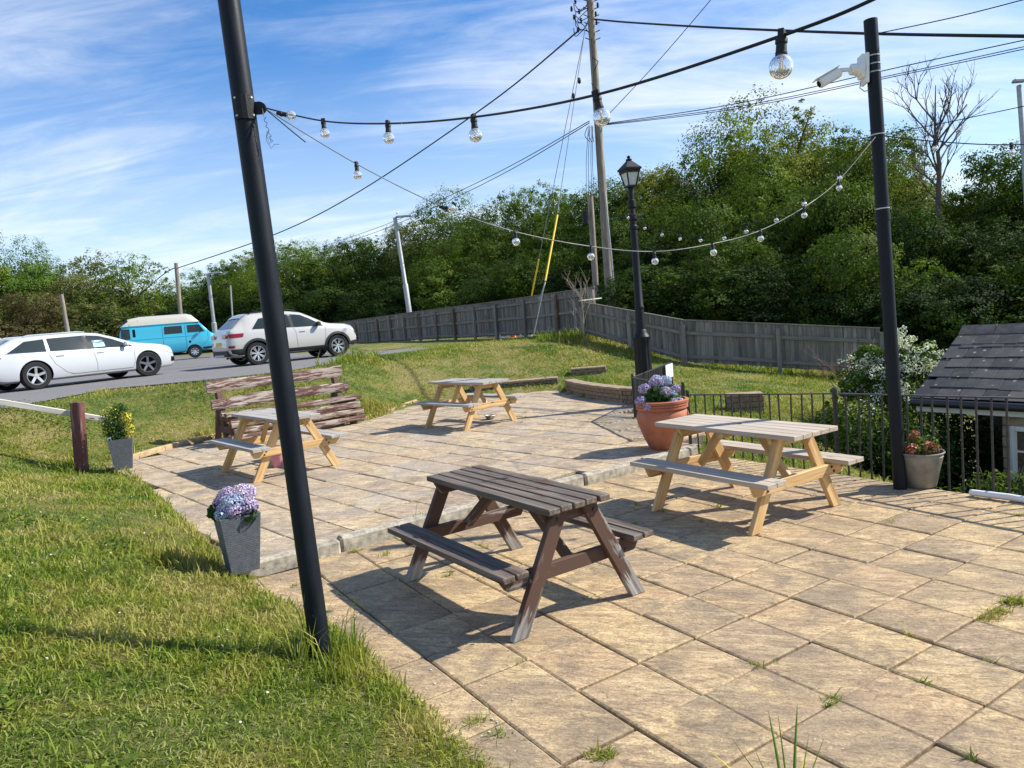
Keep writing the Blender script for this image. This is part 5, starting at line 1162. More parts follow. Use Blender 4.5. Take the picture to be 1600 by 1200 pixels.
sh = [(20, 470, 48, 9, Br, 'brownish shrub at the left edge above the white estate car'), (75, 480, 50, 8, De, 'dark green shrub behind the rear of the white estate car'), (140, 470, 52, 9, Ol, 'olive shrub directly above the white estate car roof'), (195, 472, 54, 8, De, 'dark shrub behind the back end of the campervan'),
 (250, 470, 60, 9, De, 'dark green shrub behind the campervan roof'), (310, 460, 60, 9, De, 'dark green shrub right of the campervan'), (365, 455, 58, 8, D_, 'green shrub behind the rear window of the crossover'), (420, 450, 55, 9, De, 'dark shrub behind the left black pole'),
 (480, 445, 54, 10, De, 'dark green shrub behind the bonnet of the crossover'), (545, 436, 52, 10, De, 'dark shrub above the left part of the long fence'), (605, 436, 48, 9, De, 'dark shrub left of the tall street lamp foot'), (668, 430, 44, 9, De, 'dark shrub right of the tall street lamp foot'),
 (730, 408, 41, 9, D_, 'dark shrub above the middle of the long fence'), (795, 398, 38, 9, De, 'dark shrub left of the yellow guy sleeves'), (862, 388, 35, 8, D_, 'dark shrub behind the yellow guy sleeves'), (925, 372, 32, 8, De, 'dark shrub behind the short pole with the box'),
 (985, 345, 30, 8, D_, 'dark shrub right of the utility pole foot'), (1050, 345, 29, 8, De, 'dark shrub right of the lamp post shaft'), (1110, 322, 28, 8, D_, 'dark shrub above the bend of the right fence'), (1175, 310, 28, 8.5, D_, 'dark green shrub above the middle of the right fence'),
 (1240, 290, 27, 8, Mi, 'dark shrub below the tallest tree'), (1305, 318, 26, 7.5, De, 'dark shrub left of the camera pole middle'), (1370, 322, 25, 7.5, De, 'dark shrub directly behind the camera pole middle'), (1440, 345, 24, 7.5, D_, 'green shrub right of the camera pole above the white blossom'),
 (1505, 362, 23, 7, De, 'dark shrub above the slate roof ridge'), (1570, 345, 23, 7.5, D_, 'dark shrub above the right end of the slate roof'), (1650, 320, 22, 8, De, 'dark shrub just past the right edge')]
for ks, (px, ty_, Y_, w_, m_, lab) in enumerate(sh): tree(px, ty_+(-22, 14, -6, 22)[ks % 4]*(28/Y_ if Y_ < 40 else .6), Y_ if Y_ < 40 else Y_+3, w_*(.68 if Y_ < 40 else .85), CRS[tcount % 3], m_, lab, gS, 'shrub', sink=.12, mt=False)
for k, (px, ty_, Y_, w_) in enumerate([(1090, 425, 23.5, 5.5), (1180, 410, 22.8, 5.5), (1265, 415, 22.0, 5.5), (1345, 420, 21.3, 5.5), (1420, 430, 20.5, 5.5), (1500, 445, 19.5, 5), (1590, 440, 19, 5.5), (1010, 425, 25, 5.5), (1680, 430, 19, 5.5)]):
    tree(px+(0, 12, -8)[k % 3], ty_+(-50, 5, -28, -64, 0, -20, -45, -10, -30)[k], Y_, w_*(.86, .95, .80)[k % 3], CRS[k % 3], De if k % 3 else D_, ('low dark shrub behind the bend of the right fence', 'low dark shrub behind the middle bay of the right fence', 'low dark shrub behind the right fence below the tallest tree', 'low dark shrub behind the right end of the fence', 'low dark shrub behind the white blossom, right of the camera pole', 'low dark shrub right behind the slate roof ridge', 'low dark shrub behind the roof at the right edge', 'low dark shrub behind the fence beside the lamp post shaft', 'low dark shrub past the right edge of the photo')[k], 'low dark shrubs right behind the fence', 'shrub', sink=.12, mt=False)

# the dead tree
def twigs(b, p, d, ln, r, depth, rr, spread, minr=.004, up=.25):
    n = 3; pts = [p]; q = Vector(p); dd = Vector(d)
    for k in range(n):
        dd = (dd+Vector((rr.gauss(0, .12), rr.gauss(0, .12), rr.gauss(0, .08)+up*.12))).normalized(); q = q+dd*(ln/n); pts.append(q.copy())
    b.tube(pts, [max(minr, r*(1-.16*k)) for k in range(n+1)], 5, cap=False)
    if depth <= 0: return
    for k in range(rr.choice((2, 3, 3))):
        t_ = rr.uniform(.45, 1.0); i = min(n-1, int(t_*n)); s0 = pts[i].lerp(pts[i+1], t_*n-i) if i < n else pts[-1]
        a = rr.uniform(0, 6.28); side_ = Vector((math.cos(a), math.sin(a), rr.uniform(-.1, .5))); twigs(b, s0, (dd*1.0+side_*spread).normalized(), ln*rr.uniform(.55, .82), r*.58, depth-1, rr, spread, minr, up)
def dead(px, by, ty_, Y_, r, label, seed, depth=4, name='dead_tree', m=None, spread=.62, up=.5, frac=.30):
    b0 = at(px, by, Y_); h = at(px, ty_, Y_).z-b0.z; rr = random.Random(seed); b = MB(); b0z = gz(b0.x, b0.y) if name == 'dead_tree' else b0.z
    t0 = Vector((0, 0, b0z-b0.z)); b.tube([t0, Vector((0, 0, 0)), Vector((.02*h, 0, h*.35)), Vector((0, .01*h, h*.62)), Vector((.01*h, 0, h*.95))], [r*1.2, r, r*.75, r*.42, r*.12], 8)
    for k in range(13):
        z_ = h*rr.uniform(.05, .70); a = k*2.4+rr.uniform(-.4, .4); d = Vector((math.cos(a), math.sin(a)*.8, 1.15)).normalized(); twigs(b, Vector((.01*h, 0, z_)), d, h*frac*rr.uniform(.7, 1.1), r*.38, depth-1, rr, spread, r*.05, up)
    o = b.obj(name, m or M['twig_dark'], label=label, cat='tree', smooth=60); o.location = b0; return o
dead(1466, 330, 122, 27, .105, 'bare dead tree with many thin branches against the sky, right of the camera pole', 5)
sp_ = dead(912, 520, 430, 20.4, .020, 'bare leafless sapling of pale thin stems at the fence corner', 9, 2, 'bare_sapling', M['twig'], .8, .6, .45); 
# white blossom shrub, brown twiggy shrub and dark growth under the railing
def shrub(label, px, by, Y_, blobs, mat_, cat='shrub', extra=None, asp=.5):
    b0 = at(px, by, Y_); t = empty('shrub', b0, 0, label, cat); cloud('foliage', blobs, mat_, t, asp, .45, .2)
    if extra: cloud(extra[0], extra[1], M[extra[2]], t, .8, .6, .2)
    b = MB(); rr = random.Random(int(px))
    for k in range(8):
        a = rr.uniform(0, 6.28); r_ = rr.uniform(.1, .35); b.tube([(0, 0, -.8), (r_*.3*math.cos(a), r_*.3*math.sin(a), -.3), (r_*math.cos(a), r_*.6*math.sin(a), rr.uniform(-.1, .2))], [.02, .012, .004], 5)
    b.obj('stems', M['twig_dark'], t); return t
def sprays(cx, cy, cz, n, spread, ln, k, sz, rr):
    out = []
    for i in range(n):
        a = rr.uniform(0, 6.28); e = rr.uniform(.0, 1.5); q = rr.uniform(.72, 1.28); d = q* Vector((math.cos(a)*math.cos(e), math.sin(a)*math.cos(e), math.sin(e)))
        for j in range(5):
            p = Vector((cx, cy, cz))+Vector((d.x*spread[0], d.y*spread[1], d.z*spread[2]))*(.7+ln*j*.1)+Vector((0, 0, -.02*j*j)); out.append((tuple(p), .10-.012*j, k, sz))
    return out
rr = random.Random(8)
shrub('bushy shrub covered in small white blossom beside the slate roof', 1405, 640, 11.8, [((0, 0, .15), .62, 3200, .055, .6, .3, (1.05, .8, .9)), ((.1, 0, -.4), .8, 2600, .06, .6, .3)]+sprays(0, 0, .22, 90, (.72, .6, .78), 1.6, 44, .05, rr), M['leaf_bright'], extra=('blossom', sprays(0, -.05, .26, 105, (.74, .62, .80), 1.75, 11, .034, rr)+[((.25, -.15, .3), .5, 110, .033), ((0, -.3, -.1), .6, 120, .033)], 'petal_white'))
sb2 = dead(1322, 628, 560, 12.6, .022, 'brown twiggy bare shrub left of the white blossom, by the right fence', 14, 3, 'twiggy_shrub', simple('reddish_twig', (.22, .13, .10), .9, .2), .9, .3, .7); sb2['category'] = 'shrub'
shrub('low green shrub with a few white flowers under the twiggy brown shrub', 1330, 668, 11.0, [((0, 0, 0), .55, 2400, .06, .6, .3, (1.1, .8, .8)), ((-.35, 0, -.05), .4, 1000, .055)], M['leaf_dark'], extra=('blossom', [((.1, -.3, .1), .5, 130, .035)], 'petal_white'))
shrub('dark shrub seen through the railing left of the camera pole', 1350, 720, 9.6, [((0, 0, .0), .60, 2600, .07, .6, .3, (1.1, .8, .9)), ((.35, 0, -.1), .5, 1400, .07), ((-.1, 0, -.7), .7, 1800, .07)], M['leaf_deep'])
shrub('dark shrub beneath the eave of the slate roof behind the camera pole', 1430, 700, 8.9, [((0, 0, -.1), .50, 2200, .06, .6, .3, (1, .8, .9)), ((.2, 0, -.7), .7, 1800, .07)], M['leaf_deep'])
shrub('dark leaf mass added to stand in for the shade under the roof overhang', 1490, 690, 9.9, [((0, 0, 0), .55, 1800, .08, .6, .2), ((.1, .1, -.7), .8, 2000, .08, .6, .2), ((-.5, .1, -.5), .7, 1600, .08)], M['leaf_deep'])  # added foliage, put here only to make the void below the eave dark
shrub('leafy growth at the foot of the outbuilding wall beside the window', 1560, 745, 7.6, [((0, 0, -.2), .34, 1000, .05, .6, .3, (1.2, .8, .8)), ((.3, -.1, -.35), .4, 900, .05), ((-.5, .1, -.6), .5, 900, .06)], M['leaf_dark'])

# ------------------------------------------------------------------ outbuilding with the slate roof
E0 = Vector((5.22, 9.45, .33)); ed_ = Vector((.545, -.839, 0)); pdn = Vector((.839, .545, 0)); run, rise, ELn = 1.37, .78, 4.3
ob = empty('outbuilding', E0, 0, 'small stone outbuilding with a slate roof and white window below the railing', 'building')
upv = (pdn*run+Vector((0, 0, rise))); sl_len = upv.length; upn = upv.normalized(); nrm = ed_.cross(upn).normalized(); nrm = nrm if nrm.z > 0 else -nrm
def rp_(a, u, h=0): return ed_*a+upn*u+nrm*h
b = MB(); vs = [rp_(0.03, 0, -.06), rp_(ELn, 0, -.06), rp_(ELn, sl_len, -.06), rp_(.03, sl_len, -.06), rp_(0.03, 0, -.012), rp_(ELn, 0, -.012), rp_(ELn, sl_len, -.012), rp_(.03, sl_len, -.012)]
b.add(vs, [(3, 2, 1, 0), (4, 5, 6, 7), (0, 1, 5, 4), (1, 2, 6, 5), (2, 3, 7, 6), (3, 0, 4, 7)]); b.obj('roof_deck', M['under'], ob)
b = MB(); far = pdn*(2*run); vs = [upv, upv+ed_*ELn, far+ed_*ELn, far]; vs = vs+[v_-Vector((0, 0, .05)) for v_ in vs]; b.add(vs, [(0, 1, 2, 3), (7, 6, 5, 4), (0, 4, 5, 1), (1, 5, 6, 2), (2, 6, 7, 3), (3, 7, 4, 0)]); b.obj('rear_roof', M['slate'], ob)
rot0 = Matrix((ed_, upn, nrm)).transposed(); ncr = 7; ex_ = sl_len/ncr; b = MB(); b.box((0, 0, 0), (.262, ex_*1.9, .008)); slm = b.mesh('slate', M['slate'], bevel=.002)
for c in range(ncr):
    for k in range(int(ELn/.27)+1):
        a = .13+.27*k+(.135 if c % 2 else 0)
        if a > ELn-.1: continue
        u = ex_*(c+.98)
        if u+ex_*.9 > sl_len+.06: u = sl_len+.06-ex_*.95
        q_ = link('slate', slm, ob); rr_ = Matrix.Rotation(R(-2.2+random.gauss(0, .3)), 3, 'X') @ Matrix.Rotation(random.gauss(0, .010), 3, 'Z')
        q_.matrix_local = Matrix.Translation(rp_(a, u+random.gauss(0, .006), .010+random.uniform(0, .003))) @ (rot0 @ rr_).to_4x4()
for k in range(10):
    a = .22+.45*k; 
    if a > ELn: break
    b = MB(); b.prism([(-.11, -.075), (0, .03), (.11, -.075), (.11, -.055), (0, .055), (-.11, -.055)], -.22, .22); q_ = b.obj('ridge_tile', M['ridge'], ob)
    q_.matrix_local = Matrix.Translation(upv+ed_*a+Vector((0, 0, .02))) @ Matrix((pdn, Vector((0, 0, 1)), ed_*-1)).transposed().to_4x4()
board('fascia', M['white_wood'], ob, ed_*.02+pdn*.06+Vector((0, 0, -.13)), ed_*ELn+pdn*.06+Vector((0, 0, -.13)), .025, .085, bev=.003)
b = MB(); b.tube([ed_*.0-pdn*.03+Vector((0, 0, -.045)), ed_*ELn-pdn*.03+Vector((0, 0, -.045))], .05, 12); b.obj('gutter', M['black_gutter'], ob, smooth=50)
board('barge_board', M['black_gutter'], ob, ed_*-.0+Vector((0, 0, -.06)), upv+Vector((0, 0, -.06)), .02, .10, bev=.002)
wz0 = gz(6.2, 8.2)-.3-E0.z; w_in = pdn*.16; wa = 1.02; hW = -.17
b = MB(); b.beam(ed_*wa+w_in+pdn*.15+Vector((0, 0, (wz0+hW)/2)), ed_*ELn+w_in+pdn*.15+Vector((0, 0, (wz0+hW)/2)), .26, hW-wz0); b.beam(w_in+pdn*1.6+Vector((0, 0, (wz0+hW)/2)), ed_*ELn+w_in+pdn*1.6+Vector((0, 0, (wz0+hW)/2)), .2, hW-wz0); b.beam(ed_*wa+pdn*.5+Vector((0, 0, (wz0+hW)/2)), ed_*wa+pdn*1.6+Vector((0, 0, (wz0+hW)/2)), .24, hW-wz0); b.obj('wall', M['mortar'], ob)
win0, win1, wzt, wzb = 1.075, 2.10, -.30, -1.22
bh = .135; nc = int((hW-wz0)/bh); 
for c in range(nc):
    s = wa-.12*(c % 2)
    while s < ELn:
        ln_ = .30; a, e = max(s, wa), min(s+ln_-.01, ELn); z_ = hW-bh*(c+.5)
        if wzb < z_ < wzt:
            if a > win0-.02 and e < win1+.02: s += ln_; continue
            if a < win0 < e: e = win0-.005
            elif a < win1 < e: a = win1+.005
        if e-a > .04: board('wall_stone', M['stone_wall'], ob, ed_*a+w_in+pdn*.03+Vector((0, 0, z_)), ed_*e+w_in+pdn*.03+Vector((0, 0, z_)), .05+random.uniform(0, .012), bh-.010, bev=.006)
        s += ln_
for c in range(nc):
    s_ = -.12*(c % 2)
    while s_ < 1.5:
        a, e = max(s_, .0), min(s_+.29, 1.5); z_ = hW-bh*(c+.5)
        if e-a > .04: board('wall_stone', M['stone_wall'], ob, ed_*(wa-.012)+w_in+pdn*(a+.01)+Vector((0, 0, z_)), ed_*(wa-.012)+w_in+pdn*e+Vector((0, 0, z_)), .05+random.uniform(0, .012), bh-.010, bev=.006)
        s_ += .30
wf = empty('window', (0, 0, 0)); wf.parent = ob
for (a0, z0, a1, z1, w_) in ((win0+.03, wzb, win0+.03, wzt, .06), (win1-.03, wzb, win1-.03, wzt, .06), (win0+.06, wzt-.03, win1-.06, wzt-.03, .06), (win0+.06, wzb+.03, win1-.06, wzb+.03, .06), ((win0+win1)/2, wzb+.06, (win0+win1)/2, wzt-.06, .045)):
    board('frame', M['white_wood'], wf, ed_*a0+pdn*.155+Vector((0, 0, z0)), ed_*a1+pdn*.155+Vector((0, 0, z1)), .05 if z0 == z1 else w_, w_ if z0 == z1 else .05, bev=.004)
for k in (1, 2): z_ = wzb+(wzt-wzb)*k/3; board('glazing_bar', M['white_wood'], wf, ed_*(win0+.06)+pdn*.158+Vector((0, 0, z_)), ed_*(win1-.06)+pdn*.158+Vector((0, 0, z_)), .022, .022, bev=0)
for k in (0, 1):
    a0 = win0+.06+k*((win1-win0)/2-.04); b = MB(); b.beam(ed_*a0+pdn*.185+Vector((0, 0, (wzb+wzt)/2)), ed_*(a0+(win1-win0)/2-.085)+pdn*.185+Vector((0, 0, (wzb+wzt)/2)), .006, wzt-wzb-.12); b.obj('pane', M['car_glass'], wf)
# reed like leaves at the bottom edge
rc = gnd(1235, 1290, 0); rd = empty('reed_plant', (rc.x, rc.y, 0), 0, 'green sword shaped leaves rising at the bottom edge, right of centre', 'plant')
for k, (bx, ex2, ey, w_, m_) in enumerate([(1232, 1200, 1108, .012, 'leaf_bright'), (1240, 1246, 1098, .013, 'leaf_bright'), (1238, 1215, 1112, .007, 'leaf_bright'), (1225, 1142, 1152, .005, 'leaf_bright'), (1250, 1290, 1146, .006, 'leaf_bright'), (1222, 1178, 1168, .006, 'leaf_bright'), (1215, 1102, 1166, .008, 'petal_yellow'), (1244, 1257, 1182, .012, 'petal_yellow'), (1250, 1264, 1146, .006, 'leaf_bright'), (1262, 1355, 1184, .006, 'leaf_bright')]):
    p0 = Vector((rc.x+(bx-1235)*.0016, rc.y, -.02)); tip = at(ex2, ey, 2.55); d = tip-p0; mid = p0+d*.55+Vector((0, 0, .03)); b = MB(); org = Vector((rc.x, rc.y, 0)); s_ = Vector((1, .1, 0)).normalized()*w_/2; f_ = Vector((0, -.3*w_, 0))
    vs = []
    for p, q_ in ((p0, 1), (p0.lerp(mid, .6), 1.05), (mid, .9), (mid.lerp(tip, .6), .55), (tip, .06)): vs += [p-s_*q_-org, p+f_*q_-org, p+s_*q_-org]
    b.add(vs, [(3*i+j, 3*i+j+1, 3*i+j+4, 3*i+j+3) for i in range(4) for j in (0, 1)]); lf_ = b.obj('leaf', M[m_], rd)
    a_ = lf_.data.attributes.new('v', 'FLOAT', 'POINT'); a_.data.foreach_set('value', np.full(len(lf_.data.vertices), .55, np.float32))

# ------------------------------------------------------------------ vehicles
def lerp_tab(tab, x):
    xs_ = [p[0] for p in tab]; ys_ = [p[1] for p in tab]; return float(np.interp(x, xs_, ys_))
class Car:
    """body lofted from a side profile: top line, belt line, underside and plan width, all tables over x (forward)"""
    def __init__(s, label, cat, W, top, belt, under, plan, roofw, paint, name, wheels, wr, flare=0):
        s.W, s.top, s.belt, s.under, s.plan, s.roofw = W/2, top, belt, under, plan, roofw
        s.t = empty(name, (0, 0, 0), 0, label, cat); s.paint = paint; s.wheels = wheels; s.wr = wr
    def sec(s, x):
        zt, zb, zu = lerp_tab(s.top, x), lerp_tab(s.belt, x), lerp_tab(s.under, x); w = s.W*lerp_tab(s.plan, x); zb = min(zb, zt-.03)
        k = min(1, max(0, (zt-zb)/.40)); wr = w*(.93*(1-k)+s.roofw*k); h = zb-zu; g = zt-zb
        return [(0, zu), (w*.80, zu), (w*.945, zu+.05), (w*.985, zu+.16*h+.02), (w, zu+.45*h), (w*.997, zu+.70*h), (w*.975, zu+.90*h), (w*.95, zb),
                (w*.95+(wr-w*.95)*.40, zb+g*.40), (w*.95+(wr-w*.95)*.78, zb+g*.78), (wr*.985, zb+g*.90), (wr*.90, zb+g*.965), (wr*.60, zb+g*.995), (0, zt)]
    def side(s, x, z):
        p = s.sec(x)[1:12]; zs_ = [q[1] for q in p]; return float(np.interp(z, zs_, [q[0] for q in p]))
    def body(s, x0, x1, n=64, end=.05):
        u = np.linspace(0, 1, n+1); xs_ = x0+(x1-x0)*u; b = MB(); vs = []; k = 14
        for x in xs_:
            p = s.sec(x); vs += [Vector((x, y, z)) for y, z in p]+[Vector((x, -y, z)) for y, z in p[-2:0:-1]]
        K = 2*k-2; fs = [(i*K+j, i*K+(j+1) % K, (i+1)*K+(j+1) % K, (i+1)*K+j) for i in range(n) for j in range(K)]+[tuple(range(K-1, -1, -1)), tuple(range(n*K, (n+1)*K))]
        b.add(vs, fs); me = b.mesh('body', [s.paint, M['under']]); bm = bmesh.new(); bm.from_mesh(me); bmesh.ops.recalc_face_normals(bm, faces=bm.faces); bm.to_mesh(me); bm.free()
        tmp = bpy.data.objects.new('tmp', me); COL.objects.link(tmp); kill = [tmp]
        c = MB()
        for wx in s.wheels:
            for sd in (-1, 1): c.lathe([(s.wr+.045, 0), (s.wr+.045, .34)] if True else [], 32, c=(wx, (s.W-.28) if sd > 0 else -(s.W+.06), s.wr), axis='y')
        cm = c.mesh('cut', [s.paint]); bm = bmesh.new(); bm.from_mesh(cm); bmesh.ops.recalc_face_normals(bm, faces=bm.faces); bm.to_mesh(cm); bm.free(); co = bpy.data.objects.new('cut', cm); COL.objects.link(co); kill.append(co)
        md = tmp.modifiers.new('b', 'BOOLEAN'); md.operation = 'DIFFERENCE'; md.solver = 'EXACT'; md.object = co
        bpy.context.view_layer.update(); dg = bpy.context.evaluated_depsgraph_get(); m2 = bpy.data.meshes.new_from_object(tmp.evaluated_get(dg)); m2.name = 'body'
        for p in m2.polygons:
            for wx in s.wheels:
                d = math.hypot(p.center.x-wx, p.center.z-s.wr)
                if d < s.wr+.05 and abs(p.center.y) < s.W*1.0 and (abs(p.normal.y) > .98 and abs(p.center.y) < s.W-.2 or (abs(p.normal.y) < .1 and abs(d-s.wr-.045) < .02)): p.material_index = 1
        for o_ in kill: bpy.data.objects.remove(o_)
        m2.shade_smooth(); m2.set_sharp_from_angle(angle=R(32)); return link('body', m2, s.t)
    def patch(s, name, bot, topl, m, off=.006, nx=10, nz=4, sides=(-1, 1), parent=None):
        out = []
        for sd in sides:
            b = MB(); vs = []
            for j in range(nz+1):
                for i in range(nx+1):
                    f = i/nx; g = j/nz
                    def P(l): 
                        t_ = f*(len(l)-1); k = min(int(t_), len(l)-2); return (l[k][0]+(l[k+1][0]-l[k][0])*(t_-k), l[k][1]+(l[k+1][1]-l[k][1])*(t_-k))
                    a, c = P(bot), P(topl); x, z = a[0]+(c[0]-a[0])*g, a[1]+(c[1]-a[1])*g; vs.append(Vector((x, sd*(s.side(x, z)+off), z)))
            fs = [(j*(nx+1)+i, j*(nx+1)+i+1, (j+1)*(nx+1)+i+1, (j+1)*(nx+1)+i) for j in range(nz) for i in range(nx)]
            if sd > 0: fs = [f_[::-1] for f_ in fs]
            b.add(vs, fs); out.append(b.obj(name, m, parent or s.t, smooth=60))
        return out
    def line(s, name, pts, r, m, off=.002, sides=(-1, 1), n=5):
        for sd in sides:
            b = MB(); P = []
            for a, c in zip(pts, pts[1:]):
                for k in range(6): x, z = a[0]+(c[0]-a[0])*k/6, a[1]+(c[1]-a[1])*k/6; P.append((x, sd*(s.side(x, z)+off), z))
            x, z = pts[-1]; P.append((x, sd*(s.side(x, z)+off), z)); b.tube(P, r, n); b.obj(name, m, s.t, smooth=60)
    def over(s, name, x0, x1, wf, m, n=8, off=.008):   # pane across the car, lying on the top line
        b = MB(); vs = []; ny = 8
        for i in range(n+1):
            x = x0+(x1-x0)*i/n; sc = s.sec(x); hw = sc[10][0]*wf
            for j in range(ny+1):
                y = -hw+2*hw*j/ny; z = float(np.interp(abs(y), [q[0] for q in sc[13:9:-1]], [q[1] for q in sc[13:9:-1]])); vs.append((x, y, z+off))
        fs = [(i*(ny+1)+j, (i+1)*(ny+1)+j, (i+1)*(ny+1)+j+1, i*(ny+1)+j+1) for i in range(n) for j in range(ny)]
        if x1 < x0: fs = [f_[::-1] for f_ in fs]
        b.add(vs, fs); return b.obj(name, m, s.t, smooth=60)
    def wheel(s, x, sd, spokes, rimm, steer=0, y=None, rimr=.68, double=False):
        r = s.wr; w = .215; hub = empty('wheel', (x, sd*((y or s.W)-.115), r), 0); hub.parent = s.t; hub.rotation_euler = (0, 0, steer)
        b = MB(); R_ = rimr*r; b.lathe([(R_, -w/2), (r*.93, -w/2), (r, -w/2+.03), (r, w/2-.03), (r*.93, w/2), (R_+.01, w/2-.004), (R_, w/2-.02)], 40, axis='y', cap=False); b.obj('tyre', M['tyre'], hub, smooth=30)
        f = w/2-.015; b = MB(); b.lathe([(R_, f*sd), (R_-.02, (f+.004)*sd), (R_-.028, (f-.02)*sd), (R_-.03, (f-.12)*sd)], 36, axis='y', cap=False)
        b.lathe([(.0, (f-.02)*sd), (.05, (f-.022)*sd), (.062, (f-.045)*sd)], 20, axis='y', cap=False)
        for k in range(spokes):
            a = 2*PI*k/spokes+.3
            for q in ((-1, 1) if double else (0,)):
                a2 = a+q*.13; a1 = a+q*.05; p0 = Vector((.04*math.cos(a1), (f-.035)*sd, .04*math.sin(a1))); p1 = Vector((R_*.97*math.cos(a2), (f-.012)*sd, R_*.97*math.sin(a2)))
                b.beam(p0, p1, .034 if double else R_*.20, .022, ref=Vector((0, 1, 0))) if False else b.box((p0+p1)/2, ((p1-p0).length, .02, (.026 if double else R_*.26)), rot=Matrix(((p1-p0).normalized(), Vector((0, 1, 0)), (p1-p0).normalized().cross(Vector((0, 1, 0))))).transposed(), taper=None)
        b.obj('rim', rimm, hub, smooth=30); b = MB(); b.lathe([(R_-.03, (f-.11)*sd), (0, (f-.11)*sd)], 24, axis='y', cap=False); b.obj('brake', M['under'], hub); return hub
    def mirror(s, x, z, m, m2=None, sz=(.14, .20, .14)):
        for sd in (-1, 1):
            b = MB(); y = s.side(x, z); b.box((x, sd*(y+.03), z-.02), (.05, .10, .03)); b.box((x-.01, sd*(y+.13), z+.03), sz, taper=.82); b.obj('wing_mirror', m, s.t, bevel=.03, segs=2)
    def place(s, cx, cy, z, yaw): s.t.location = (cx, cy, z); s.t.rotation_euler = (0, 0, yaw)
def place_wheels(px0, py0, px1, py1, wy, xr, xf, z, k=1.0):
    wy *= k; xr *= k; xf *= k
    """put the near side wheel feet where the photo shows them"""
    a = gnd(px0, py0, z); c = gnd(px1, py1, z); d = c-a; yaw = math.atan2(d.y, d.x); m = (a+c)/2; n_ = Vector((-math.sin(yaw), math.cos(yaw), 0)); q = m+n_*wy-Vector((math.cos(yaw), math.sin(yaw), 0))*((xr+xf)/2); return q.x, q.y, z, yaw

